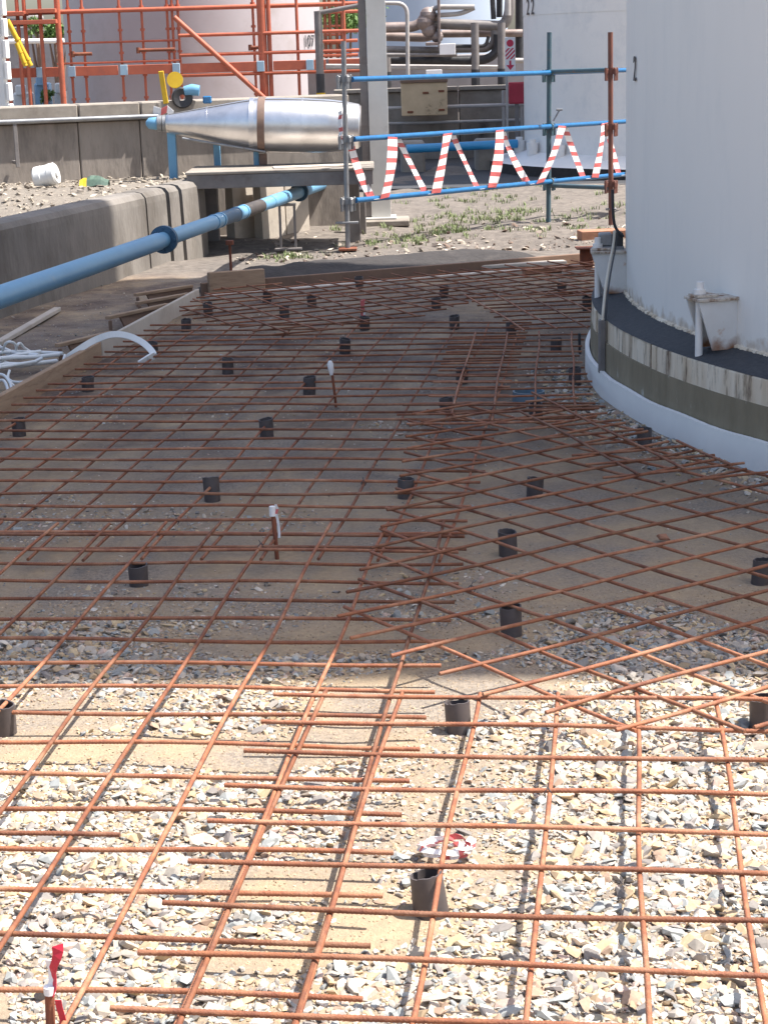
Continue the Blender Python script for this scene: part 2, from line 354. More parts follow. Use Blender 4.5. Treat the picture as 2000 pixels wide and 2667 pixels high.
# ------------------------------------------------------------------ ground
def dense(a, b, step, far):
    g = list(np.arange(a, b + 1e-6, step)); s = step; lo = []; hi = []
    x = a
    while x > -far: s *= 1.6; x -= s; lo.append(x)
    s = step; x = b
    while x < far: s *= 1.6; x += s; hi.append(x)
    return np.array(lo[::-1] + g + hi)
gx = dense(-4.5, 4.5, 0.06, 3000); gy = dense(1.5, 24, 0.06, 3000)
X, Y = np.meshgrid(gx, gy); Z = ground_z(X, Y); Z[(np.abs(X) > 30) | (Y < -20)] = 0
me = bpy.data.meshes.new('ground'); nx, ny = len(gx), len(gy)
idx = np.arange(nx * ny).reshape(ny, nx)
quads = np.stack([idx[:-1, :-1], idx[:-1, 1:], idx[1:, 1:], idx[1:, :-1]], -1).reshape(-1, 4)
me.from_pydata(np.stack([X, Y, Z], -1).reshape(-1, 3).tolist(), [], quads.tolist())
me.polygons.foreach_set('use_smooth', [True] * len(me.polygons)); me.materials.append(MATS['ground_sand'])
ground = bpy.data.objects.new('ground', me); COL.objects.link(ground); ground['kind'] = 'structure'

# ------------------------------------------------------------------ big tank on the right
TC = Vector((6.035, 9.213, 0)); RW = 4.74; RR = 4.92
big = thing('storage_tank', 'huge white storage tank at right on a stained concrete ring with black ledge', 'tank', (TC.x, TC.y, 0))
m = MB(); m.lathe([(RW, 0.40), (RW, 2.05)], TC, n=160); m.lathe([(RW + .004, 2.05), (RW + .004, 23.5)], TC, n=160)
m.lathe([(RW + .004, 23.5), (0.01, 24.4)], TC, n=160); m.build('shell', 'tank_shell', big)
m = MB(); m.lathe([(RR, 0.372), (RR - .02, 0.382), (RW - .02, 0.425)], TC, n=160, smooth=False); m.build('ledge', 'bitumen', big)
m = MB(); rb = random.Random(8); ring_ = []
for i in range(601):
    a = R(150 + 80 * i / 600); ring_.append([TC + Vector((r * math.cos(a), r * math.sin(a), z)) for r, z in ((RW + .016 + rb.uniform(-.007, .006), .412), (RW + .009 + rb.uniform(-.002, .003), .424 + rb.uniform(-.002, .004)), (RW - .01, .430 + rb.uniform(-.002, .008)))])
m.add([p for q in ring_ for p in q], [(3 * i + k, 3 * i + 3 + k, 3 * i + 4 + k, 3 * i + 1 + k) for i in range(600) for k in (0, 1)])
m.build('sealant_bead', 'cream_band', big)
# pale band in cast lengths with open joints
a = 150.0
for w in (20.0, 4.2, 3.2, 1.9, 13.0, 13.0, 14.0, 20.0, 26.0, 26.0, 30.0, 30.0, 30.0, 26.0, 26.0, 26.0, 24.0):
    m = MB(); g = 0.12; d = RNG.uniform(-.004, .004)
    a0, a1 = R(a + g), R(a + w - g); n = max(4, int(w / 1.5))
    m.lathe([(RR - .10, .262), (RR + d, .262), (RR + d, .366), (RR - .006 + d, .372), (RR - .10, .372)], TC, n=n, a0=a0, a1=a1, smooth=False)
    for aa in (a0, a1):
        q = [Vector((r * math.cos(aa), r * math.sin(aa), z)) + TC for r, z in ((RR - .10, .262), (RR + d, .262), (RR + d, .372), (RR - .10, .372))]
        m.add(q, [(0, 1, 2, 3)])
    m.build('ring_segment', 'cream_band', big); a += w
m = MB(); m.lathe([(RR + .006, -.1), (RR + .006, .262), (RR - .12, .262)], TC, n=160); m.lathe([(RR - .06, .2), (RR - .06, .37)], TC, n=160)
m.build('ring_base', 'dark_band', big)
m = MB(); N_ = 220; rows = []
rf = random.Random(3)
top = [0.121 + 0.003 * math.sin(i * .23) + rf.uniform(-.0006, .0006) for i in range(N_ + 1)]
for (dr, fz) in ((.012, -1), (.034, -1), (.034, 0), (.012, 0)):
    rows.append([Vector(((RR + dr) * math.cos(R(165 + 60 * i / N_)), (RR + dr) * math.sin(R(165 + 60 * i / N_)), top[i] if fz == 0 else -.06)) + TC for i in range(N_ + 1)])
for q0, q1 in zip(rows, rows[1:] + rows[:1]):
    k = N_ + 1; m.add(q0 + q1, [(i, i + 1, k + i + 1, k + i) for i in range(N_)])
m.build('joint_strip', 'white_foam', big)
def bracket(ang, label):
    u = Vector((math.cos(R(ang)), math.sin(R(ang)), 0)); t = Vector((-u.y, u.x, 0)); w0 = TC + u * RW
    m = MB()
    P = lambda r, s, z: w0 + u * r + t * s + Vector((0, 0, z))
    for s in (-.055, .055):
        for th in (0,):
            q = [(0, .41), (0.112, .41), (.182, .622), (0, .622)]
            V = [P(r, s - .005, z) for r, z in q] + [P(r, s + .005, z) for r, z in q]
            m.add(V, [(0, 1, 2, 3), (7, 6, 5, 4), (0, 4, 5, 1), (1, 5, 6, 2), (2, 6, 7, 3), (3, 7, 4, 0)])
    b = m.build('anchor_bracket', 'bracket_paint', big, label=label)
    M = Matrix((u, t, Vector((0, 0, 1)))).transposed()
    m = MB(); m.box(P(.09, 0, .6285), (.19, .15, .013), b=.002, M=M); m.box(P(.13, 0, .642), (.10, .09, .012), b=.002, M=M)
    m.build('top_plate', 'plate_rusty', b)
    m = MB(); m.cyl(P(.148, 0, .36), P(.148, 0, .70), .0165, 14); m.build('anchor_bolt', 'tank_white', b)
    m = MB(); m.cyl(P(.148, 0, .648), P(.148, 0, .668), .028, 6); m.build('nut', 'tank_white', b)
    return b
bracket(-162.6, 'rust streaked anchor bracket on the open side of the shell')
bracket(174.2, 'anchor bracket carrying the grey junction box')
M = Matrix.LocRotScale(TC + Vector((-(RW + .006), -.03, 1.565)), Matrix(((0, 0, -1), (-1, 0, 0), (0, 1, 0))).to_quaternion(), None)
text('lettering', '2', .17, M, 'black_paint', big)

# second white tank
T2 = Vector((5.13, 26.1, 0)); R2 = 3.0
tk = thing('storage_tank', 'white storage tank behind the blue scaffold rails, standing on a pale apron', 'tank', (T2.x, T2.y, 0))
m = MB(); m.lathe([(R2, .26), (R2, 2.1)], T2, n=96); m.lathe([(R2 + .005, 2.1), (R2 + .005, 9.0)], T2, n=96); m.lathe([(R2 + .005, 9.0), (.01, 9.5)], T2, n=96); m.build('shell', 'tank_white', tk)
m = MB(); m.lathe([(R2 + .5, .16), (R2 + .3, .20), (R2 - .02, .30)], T2, n=96); m.build('apron', 'tank_white', tk)
m = MB(); m.lathe([(R2 + .52, -.1), (R2 + .5, .16), (R2, .16)], T2, n=96); m.build('pad', 'soil', tk)
for ang in (182, 196, 210, 226):
    u = Vector((math.cos(R(ang)), math.sin(R(ang)), 0)); w0 = T2 + u * R2
    m = MB(); m.cyl(w0 + u * .09 + Vector((0, 0, .22)), w0 + u * .09 + Vector((0, 0, .42)), .07, 12, r1=.085); m.cyl(w0 + u * .09 + Vector((0, 0, .42)), w0 + u * .09 + Vector((0, 0, .47)), .05, 10)
    m.build('anchor_cap', 'tank_white', tk)
ang = R(190.5); u = Vector((math.cos(ang), math.sin(ang), 0)); p = T2 + u * (R2 + .012) + Vector((0, 0, 2.20))
text('lettering', '2 2', .30, Matrix.LocRotScale(p, Matrix((Vector((-u.y, u.x, 0)), Vector((0, 0, 1)), u)).transposed().to_quaternion(), None), 'black_paint', tk)

# ------------------------------------------------------------------ retaining wall in front of the terrace, in cast lengths
rw = thing('retaining_wall', 'low concrete retaining wall with rounded top behind the blue pipe', 'wall', (-2, 14.7, 0))
def wall_seg(p0, p1, h, th, name, m_, parent):
    p0 = Vector(p0); p1 = Vector(p1); d = (p1 - p0).normalized(); nrm = Vector((d.y, -d.x, 0))
    prof = [(0, -.1), (0.015, h - .10), (0.02, h - .05), (0.05, h - .012), (0.10, h), (th, h), (th, -.1)]
    mb = MB(); n = max(2, int((p1 - p0).length / .4))
    V = []
    for i in range(n + 1):
        c = p0 + (p1 - p0) * i / n
        for (o, z) in prof: V.append(c - nrm * (o + (vnoise(c.x, c.y + z, 3.0) - .5) * .012) + Vector((0, 0, z)))
    k = len(prof)
    mb.add(V, [(i * k + j, i * k + j + 1, (i + 1) * k + j + 1, (i + 1) * k + j) for i in range(n) for j in range(k - 1)])
    mb.add(V[:k], [tuple(range(k))]); mb.add(V[-k:], [tuple(reversed(range(k)))])
    return mb.build(name, m_, parent)
wl_pts = [((-4.4, 5.4), (-3.05, 10.5)), ((-3.045, 10.52), (-1.86, 15.05)), ((-1.852, 15.08), (-1.74, 15.52)), ((-1.72, 15.6), (-1.66, 15.82)), ((-1.64, 15.9), (-1.5, 16.45))]
for q0, q1 in wl_pts: wall_seg((*q0, 0), (*q1, 0), .63, .22, 'wall_panel', 'concrete_front', rw)
sw = thing('sluice_wall', 'pale concrete slabs under the grey platform, beyond the trench gap', 'wall', (-1.1, 18.3, 0))
for q0, q1 in ((at(612, 560, 17.10), at(664, 560, 17.36)), (at(684, 560, 17.20), at(744, 560, 17.50)), (at(747, 560, 17.51), at(806, 560, 17.72))): wall_seg((q0.x, q0.y, 0), (q1.x, q1.y, 0), .58, .10, 'wall_panel', 'concrete_pale', sw)

# terrace of grey gravel held by that wall
m = MB(); V = []; F = []
tys = np.linspace(5.6, 17.9, 42); nxs = 26
def wall_x(y): return np.interp(y, [5.4, 10.5, 15.05, 16.45, 17.3, 18.2], [-4.4, -3.05, -1.86, -1.5, -1.42, -1.36]) - .18
for y in tys:
    for i in range(nxs):
        x = wall_x(y) - 12 * (i / (nxs - 1)) ** 2.2; q = min(1, max(0, (y - 14.3) / 1.9)); q = q * q * (3 - 2 * q)
        V.append((x, y, .36 + .24 * q + float(vnoise(x, y, 4) - .5) * .04))
F = [(j * nxs + i, j * nxs + i + 1, (j + 1) * nxs + i + 1, (j + 1) * nxs + i) for j in range(len(tys) - 1) for i in range(nxs - 1)]
m.add(V, F, 0, True)
def terrace_z(x, y):
    q = np.clip((y - 14.3) / 1.9, 0, 1); return .36 + .24 * q * q * (3 - 2 * q) + (vnoise(x, y, 4) - .5) * .04
mat('terrace_gravel', (0.23, 0.20, 0.165), (0.15, 0.13, 0.11), 22, 0.95, bump=0.8, bscale=60, c3=(0.29, 0.26, 0.215), s3=10)
m.build('gravel_terrace', 'terrace_gravel', kind='structure')

# bund wall behind the terrace
bw = thing('bund_wall', 'stained grey concrete bund wall with a jointed capping, left background', 'wall', (-3, 17.1, 0))
B0, BD = Vector((-3.4, 17.0, 0)), Vector((math.cos(R(19)), math.sin(R(19)), 0)); BN = Vector((BD.y, -BD.x, 0))
bs = [-6.0, -3.8, -1.7, .72, 1.30, 3.35]
for s0, s1 in zip(bs[:-1], bs[1:]):
    c = B0 + BD * ((s0 + s1) / 2)
    m = MB(); m.box(c - BN * .17 + Vector((0, 0, .515)), (s1 - s0 - .008, .30, 1.23), rz=R(19), b=.01); m.build('wall_panel', 'concrete_back', bw)
    m = MB(); m.box(c - BN * .15 + Vector((0, 0, 1.215)), (s1 - s0 - .012, .40, .155), rz=R(19), b=.012); m.build('cap_block', 'concrete_cap', bw)
hp = thing('handrail_pipe', 'thin weathered steel pipe on brackets along the stained bund wall', 'pipe', (-3, 17.0, .6))
q = B0 + BN * .27
m = MB(); m.tube([q + BD * s_ + Vector((0, 0, 1.165)) for s_ in (-6, -2, .2, 1.42)], .022, 12); m.build('pipe', 'galv', hp)
for s_ in (-4.0, -2.0, .10):
    p = q + BD * s_; m = MB(); m.box(p + Vector((0, 0, .96)), (.035, .03, .40), rz=R(19), b=.004); m.box(p - BN * .13 + Vector((0, 0, .80)), (.03, .27, .03), rz=R(19), b=.004); m.build('bracket', 'grey_steel', hp)

# back wall to the right of the column, two-stepped
br = thing('bund_wall', 'far low concrete wall with a stepped top, right of the grey column', 'wall', (1, 29, 0))
for x0, x1 in ((-.6, 1.35), (1.36, 3.4), (3.41, 6.0)):
    m = MB(); m.box(((x0 + x1) / 2, 29.2, .24), (x1 - x0, .4, .68), b=.01); m.build('wall_panel', 'concrete_back', br)
    m = MB(); m.box(((x0 + x1) / 2, 29.35, .82), (x1 - x0 - .01, .3, .47), b=.01); m.build('wall_panel', 'concrete_cap', br)
    m = MB(); m.box(((x0 + x1) / 2, 29.33, 1.09), (x1 - x0 - .01, .4, .06), b=.008); m.build('cap_block', 'concrete_cap', br)
rl = thing('handrail', 'pale double handrail in front of the far stepped wall', 'railing', (1, 28.7, 0))
for z in (.83,):
    m = MB(); m.cyl((-.6, 28.7, z), (6, 28.7, z), .03, 10); m.build('rail', 'pipe_pale', rl)
m = MB(); m.cyl((-.6, 28.72, .60), (6, 28.72, .60), .022, 8); m.build('rail', 'pipe_pale', rl)
for x in (-.4, 2.02, 2.3, 4.4):
    m = MB(); m.cyl((x, 28.71, 0), (x, 28.71, 1.05), .03, 8); m.build('post', 'pipe_pale', rl)

exec_later = []

# ------------------------------------------------------------------ blue pipe along the wall
PA = Vector((-2.37, 5.7, .605)); PB = Vector((-.42, 18.7, .435)); PD = (PB - PA).normalized()
bp = thing('pipeline', 'long blue steel pipe running along the retaining wall, half in shade', 'pipe', tuple(PA))
def along(y): return PA + (PB - PA) * ((y - PA.y) / (PB.y - PA.y))
m = MB(); m.tube([PA, along(12.0)], .0575, 24); m.build('pipe', 'blue_pipe', bp)
m = MB(); m.tube([along(12.0), along(15.6)], .052, 24); m.build('pipe', 'blue_pipe', bp)
m = MB(); m.tube([along(15.6), PB], .055, 24); m.build('pipe', 'blue_pipe', bp)
def flange(y, r, th, mname='blue_pipe_dark', bolts=8, parent=bp):
    c = along(y); m = MB(); m.cyl(c - PD * th, c - PD * .002, r, 28); m.cyl(c + PD * .002, c + PD * th, r, 28)
    f = m.build('flange', mname, parent)
    if bolts:
        a = PD.cross(Vector((0, 0, 1))).normalized(); b2 = PD.cross(a); mb = MB()
        for k in range(bolts):
            o = c + (a * math.cos(k * 2 * math.pi / bolts) + b2 * math.sin(k * 2 * math.pi / bolts)) * r * .83
            mb.cyl(o - PD * (th + .015), o + PD * (th + .015), .009, 6)
        mb.build('bolt_circle', mname, f)
flange(12.15, .092, .022); flange(16.9, .085, .018)
for y in (13.55, 13.75, 14.3, 14.55):
    c = along(y); m = MB(); m.cyl(c - PD * .02, c + PD * .02, .0575, 24); m.build('collar', 'blue_pipe', bp)
c0, c1 = along(13.78), along(15.2)
m = MB(); m.tube([c0, along(14.28)], .0535, 24); m.build('wrap', 'blue_pipe_dark', bp, label='dark painted sleeve round the pipe')
m = MB(); m.tube([along(14.6), c1], .0535, 24); m.build('wrap', 'pipe_tar', bp, label='black tarred length of pipe')
for y in (6.6, 16.3):
    c = along(y); m = MB(); zt = c.z - .058
    m.box((c.x, c.y, zt - .012), (.16, .05, .024), b=.003)
    for dx_ in (-.065, .065): m.box((c.x + dx_, c.y, (zt - .024) / 2 - .02), (.022, .03, zt - .024 + .04), b=.003)
    m.box((c.x, c.y, .008), (.24, .12, .02), b=.003); m.build('support', 'grey_steel', bp)

# ------------------------------------------------------------------ timber edge forms
def board(name, p0, p1, h, th, m_, label, cat='board', z0=0.0, lean=0.0, group=None):
    p0 = Vector(p0); p1 = Vector(p1); d = p1 - p0; L = d.length; d.normalize(); n = Vector((-d.y, d.x, 0)).normalized(); u = Vector((0, 0, 1))
    M = Matrix((d, n, d.cross(n))).transposed()
    mb = MB(); c = (p0 + p1) / 2 + n * th / 2 + u * (h / 2 + z0)
    mb.box(c, (L, th, h), b=.004, M=M)
    return solo(name, mb, m_, label, cat, group)
EG = 'timber edge forms round the slab'
board('form_board', (-2.42, 5.0, 0), (-1.602, 10.45, 0), .12, .035, 'plank', 'long brown form board along the left edge of the mesh', 'form board', -.01, group=EG)
board('form_board', (-1.600, 10.47, 0), (-1.245, 12.75, 0), .125, .022, 'plank_pale', 'pale grey form board beyond the white plastic strip', 'form board', -.01, group=EG)
board('form_board', (-1.27, 13.18, 0), (1.72, 14.44, 0), .11, .032, 'plank_dark', 'long dark plank on edge closing the far end of the mesh', 'form board', -.01, group=EG)
m = MB(); p0, p1 = Vector((-1.22, 13.02, 0)), Vector((1.62, 14.27, 0)); d = (p1 - p0).normalized(); n = Vector((-d.y, d.x, 0))
m.box((p0 + p1) / 2 + Vector((0, 0, .02)), ((p1 - p0).length, .10, .04), b=.004, M=Matrix((d, n, Vector((0, 0, 1)))).transposed()); solo('plank', m, 'plank_pale', 'long flat tan plank lying in front of the dark end form', 'plank')
m = MB(); m.box((-1.02, 13.22, .085), (.42, .05, .19), rz=.36, b=.005); solo('form_block', m, 'plank', 'short brown board standing at the far left corner of the mesh', 'board')
m = MB(); m.cyl((-1.06, 13.29, -.05), (-1.06, 13.29, .36), .010, 8); m.cyl((-1.06, 13.29, .36), (-1.06, 13.29, .39), .03, 10); solo('steel_peg', m, 'rust_steel', 'thin peg with a rusty cap behind the far left corner board', 'peg')
# battens bracing the left forms
BR = [[(-1.618, 10.969, 0.085), (-1.869, 10.511, 0.085)], [(-1.408, 12.164, 0.085), (-1.732, 11.615, 0.085)], [(-1.316, 12.699, 0.085), (-1.626, 12.287, 0.085)], [(-1.337, 13.154, 0.085), (-1.696, 12.743, 0.085)]]
bt = [(BR[0][0], BR[0][1], 'longest brown batten bracing the form, beside the white strip'), (BR[1][0], BR[1][1], 'brown batten with dark infill, middle of the bracing battens'),
      (BR[2][0], BR[2][1], 'batten bracing the pale form, second from the far corner'), (BR[3][0], BR[3][1], 'farthest batten bracing the form, next to the corner board')]
for a0, a1, lb in bt:
    t = thing('brace', lb, 'brace', (a0[0], a0[1], 0), 'battens bracing the left form boards')
    a0 = Vector(a0); a1 = Vector(a1); d = (a1 - a0).normalized(); n = Vector((-d.y, d.x, 0)).normalized(); w = d.cross(n)
    m = MB(); m.box((a0 + a1) / 2, ((a1 - a0).length, .035, .022), b=.003, M=Matrix((d, n, w)).transposed()); m.build('batten', 'plank', t)
    e = a0 + (a1 - a0) * .8; q = [(a0.x, a0.y, 0), (a0.x, a0.y, a0.z - .014), (e.x, e.y, e.z - .014), (e.x + .03, e.y, 0)]
    m = MB(); V = [Vector(p) + n * .007 for p in q] + [Vector(p) - n * .007 for p in q]
    m.add(V, [(0, 1, 2, 3), (7, 6, 5, 4), (0, 4, 5, 1), (1, 5, 6, 2), (2, 6, 7, 3), (3, 7, 4, 0)]); m.build('infill', 'plank_dark', t)  # dark panel filling the triangle below the batten
    m = MB(); m.box((a1.x + .02, a1.y - .01, .02), (.022, .022, .10), b=.003); m.build('peg', 'plank_dark', t)
pl = [(-2.3, 11.043, 0.03), (-2.186, 12.56, 0.03)]
board('batten', pl[0], pl[1], .03, .05, 'plank_pale', 'loose pale batten lying between the blue pipe and the form', 'plank', -.02)

# odds and ends at the far right corner
t = thing('steel_offcut', 'rusty steel I-section offcut standing at the far right corner', 'steel offcut', (1.66, 14.2, 0))
c = Vector((1.62, 14.15, 0))
m = MB(); m.box(c + Vector((0, 0, .006)), (.16, .16, .012), b=.002); m.build('flange', 'rust_steel', t)
m = MB(); m.box(c + Vector((0, 0, .088)), (.10, .014, .152), b=.002); m.build('web', 'rust_steel', t)
m = MB(); m.box(c + Vector((0, 0, .170)), (.16, .16, .012), b=.002); m.build('flange', 'rust_steel', t)
for (c_, s_, rz, lb, mm) in (((1.10, 14.16, .055), (.75, .09, .03), .20, 'sunlit pale plank offcut in front of the rusty I-section', 'plank_pale'), ((1.35, 13.98, .03), (.5, .06, .04), .32, 'splintered red-brown timber scrap left of the I-section', 'plank_red'),
                             ((1.60, 13.82, .03), (.40, .05, .03), .05, 'narrow sunlit lath on the mesh beside the tank ring', 'plank_pale'), ((2.0, 16.2, .06), (.42, .20, .09), .1, 'red-brown timber block under the rusty scaffold pole', 'plank_red'),
                             ((.17, 14.38, .05), (.22, .07, .04), .5, 'small brown offcut lying on the soil behind the end form', 'plank')):
    m = MB(); m.box(c_, s_, rz=rz, b=.005); solo('timber_scrap', m, mm, lb, 'timber')
# ------------------------------------------------------------------ soil heap behind the end form
gxs = np.linspace(-1.35, 1.5, 70); gys = np.linspace(0, 1, 22); V = []; F = []
for j, q in enumerate(gys):
    for i, x in enumerate(gxs):
        e = 13.35 + .42 * (x + 1.2) + .10; wd = 1.25 * min(1, (x + 1.5) / .6) * min(1, max(0.0, (1.5 - x)) / .7) + .02
        y = e + wd * q; z = .105 * math.sin(math.pi * min(1, q * .9 + .12)) * min(1, (x + 1.4) / .4) * min(1, max(0, 1.5 - x) / .4) + (vnoise(x, y, 6) - .5) * .035
        V.append((x, y, z - .005))
k = len(gxs)
for j in range(len(gys) - 1):
    for i in range(k - 1): F.append((j * k + i, j * k + i + 1, (j + 1) * k + i + 1, (j + 1) * k + i))
m = MB(); m.add(V, F, 0, True); m.build('soil_heap', 'soil', kind='stuff')

# ------------------------------------------------------------------ reinforcing mesh
def curve_bar(p0, p1, z, rib, r=.0056, seed=0, bend=.0045):
    rr = random.Random(seed); p0 = Vector((*p0, z)); p1 = Vector((*p1, z)); L = (p1 - p0).length
    d = (p1 - p0).normalized(); n = Vector((-d.y, d.x, 0)); a1, a2, f1, f2, s1, s2 = [rr.uniform(0, 1) for _ in range(6)]
    def pos(s):
        lat = bend * math.sin(6.28 * (a1 + s * (.35 + .4 * f1))) ; dz = bend * .8 * math.sin(6.28 * (a2 + s * (.5 + .5 * f2)))
        return p0 + d * s + n * lat + Vector((0, 0, dz))
    mb = MB()
    if rib:
        step = .0045; k = max(3, int(L / step)); pts = [pos(L * i / k) for i in range(k + 1)]
        rads = [r * (1.10 if i % 2 else .93) for i in range(k + 1)]
        mb.tube(pts, r, 7, True, 0, rads)
    else:
        k = max(2, int(L / .18)); mb.tube([pos(L * i / k) for i in range(k + 1)], r, 7)
    return mb
TL = [(-2.42, 5.0), (-1.25, 12.8)]
def right_of_form(x, y): return (x - (-2.42 + (y - 5.0) * (1.17 / 7.8))) > .05 and y < 13.36 + .42 * (x + 1.2) - .42
def off_ring(x, y): return math.hypot(x - TC.x, y - TC.y) > RR + .05
def off_ring2(x, y): return math.hypot(x - TC.x, y - TC.y) > RR + .27
def poly(pts):
    def f(x, y):
        c = False; n = len(pts)
        for i in range(n):
            x0, y0 = pts[i]; x1, y1 = pts[(i + 1) % n]
            if (y0 > y) != (y1 > y) and x < (x1 - x0) * (y - y0) / (y1 - y0) + x0: c = not c
        return c
    return f
def sheet(label, o, yaw, cell, ii, jj, ext, zi, zj, inside, ribs=(False, False), jitter=.03, seed=0, wires=0, r=.0056):
    """ii: bars running along v; jj: bars running along u; ext=(u0,u1,v0,v1) in cells"""
    root = thing('reinforcing_mesh', label, 'rebar mesh', (o[0], o[1], 0), 'rusty reinforcing mesh sheets')
    c, s = math.cos(yaw), math.sin(yaw); rr = random.Random(seed)
    def W(u, v): return (o[0] + cell * (c * u - s * v), o[1] + cell * (s * u + c * v))
    u0, u1, v0, v1 = ext
    for fam, ks, z, rib in ((0, ii, zi, ribs[0]), (1, jj, zj, ribs[1])):
        for k in ks:
            a, b = (v0, v1) if fam == 0 else (u0, u1)
            a += rr.uniform(-jitter, jitter); b += rr.uniform(-jitter, jitter); n = int((b - a) * cell / .02); run = None
            P = [W(k, a + (b - a) * q / n) if fam == 0 else W(a + (b - a) * q / n, k) for q in range(n + 1)]
            best = []; run = []
            for p in P + [None]:
                if p is not None and inside(*p): run.append(p)
                else:
                    if len(run) > 6: curve_bar(run[0], run[-1], z + rr.uniform(-.0015, .0015), rib, r, rr.randrange(10 ** 6)).build('rebar', 'rust_bar', root)
                    run = []
    # tie wires at some crossings
    for _ in range(wires):
        i, j = rr.choice(list(ii)), rr.choice(list(jj)); x, y = W(i, j)
        if not inside(x, y): continue
        mb = MB(); zc = (zi + zj) / 2
        for q in (0, 1):
            an = yaw + R(45 + 90 * q); d = Vector((math.cos(an), math.sin(an), 0)) * .009
            mb.tube([Vector((x, y, zc - .010)) - d * .8, Vector((x, y, zc)) - d * 1.5, Vector((x, y, zc + .011)) - d * .3, Vector((x, y, zc + .011)) + d * .3, Vector((x, y, zc)) + d * 1.5, Vector((x, y, zc - .010)) + d * .8], .0013, 5)
        mb.tube([(x, y, zc + .011), (x + rr.uniform(-.01, .01), y + .006, zc + .022)], .0013, 5)
        mb.build('tie_wire', 'tie_wire', root)
    return root
ALL = lambda x, y: right_of_form(x, y) and off_ring(x, y)
sheet('near left mesh sheet, half in sunlight, running past the left bottom corner', (-1.154, 4.852), -.1146, .2, range(-5, 7), range(-12, 8), (-5.5, 6.5, -12.5, 7.5), .0755, .0655, ALL, (True, True), seed=1, wires=5)
sheet('bottom right mesh sheet in full sun with ribbed cross bars', (.224, 4.387), -.1285, .2, range(-2, 9), range(-10, 1), (-2.64, 9.36, -10.5, .27), .0790, .0890, ALL, (True, True), seed=2, wires=4)
cp = poly([(0.13, 8.21), (0.07, 7.0), (-0.05, 5.82), (-0.17, 4.92), (0.04, 4.62), (0.17, 4.46), (0.28, 4.3), (0.53, 4.09), (0.73, 4.12), (1.0, 4.02), (1.6, 4.2), (2.6, 4.4), (2.6, 6.3), (1.66, 6.5), (1.39, 6.8), (1.15, 7.59), (0.88, 8.05), (0.46, 8.3)])
sheet('diagonal diamond pattern mesh sheet beside the tank ring', (.802, 6.62), .5869, .1955, range(-14, 14), range(-14, 14), (-18, 18, -18, 18), .0905, .1005, lambda x, y: cp(x, y) and off_ring2(x, y), (False, True), seed=3, wires=8)
sheet('long left mesh sheet lying entirely in the tank shadow', (-1.542, 6.480), -.1312, .2, range(-2, 10), range(-2, 25), (-2.73, 9.27, -2.45, 24.3), .0600, .0712, ALL, seed=4, wires=6, r=.006)
sheet('middle mesh sheet around the blue pipe stub', (.235, 9.175), -.1005, .1865, range(1, 5), range(-6, 8), (.28, 4.5, -6.4, 7.4), .0850, .0760, ALL, seed=5, wires=6)
ep = poly([(-1.2, 12.95), (1.75, 14.25), (1.9, 13.0), (1.52, 12.0), (.75, 12.15), (.25, 11.25), (-.6, 10.65), (-1.25, 11.6), (-1.4, 12.5)])
sheet('far mesh sheet laid askew against the end form', (.0, 13.25), R(23.5), .187, range(-9, 12), range(-16, 6), (-20, 20, -20, 20), .0900, .0820, lambda x, y: ep(x, y) and ALL(x, y), seed=6, jitter=.2)
gp = poly([(.55, 12.15), (1.52, 12.2), (1.50, 11.7), (1.36, 10.6), (1.2, 10.5), (.8, 10.45)])
sheet('small mesh piece with long lit bars next to the ring, right of middle', (.60, 12.03), R(8.8), .187, range(0, 6), range(-9, 2), (-3, 9, -12, 3), .1010, .0935, lambda x, y: gp(x, y) and off_ring(x, y), seed=7)
hq = poly([(.58, 7.75), (.68, 8.45), (1.02, 8.35), (1.6, 7.2), (1.6, 6.6), (.85, 6.6)])
sheet('narrow mesh offcut crossing the diamond sheet near the ring', (.62, 8.04), R(14.8), .19, range(0, 3), range(-8, 3), (-1, 6, -7.2, 2), .1120, .1050, lambda x, y: hq(x, y) and off_ring2(x, y), seed=8)
lo = [((-1.6, 3.86), (-1.02, 3.79), .078, 'single loose ribbed bar end at the lower left'), ((.10, 8.28), (1.02, 8.14), .100, 'upper loose bar across the joint left of the tank ring'),
      ((.07, 8.06), (.98, 8.05), .103, 'middle loose bar across the joint left of the tank ring'), ((.11, 7.86), (.80, 7.82), .099, 'lower loose bar across the joint left of the tank ring')]
lo[0] = (*((-0.897, 3.643), (-0.584, 3.612)), .078, lo[0][3])
for i, (p0, p1, z, lb) in enumerate(lo):
    mb = curve_bar(p0, p1, z, True, .0054, 90 + i); solo('loose_rebar', mb, 'rust_bar', lb, 'rebar', 'loose bars laid over the mesh joints')

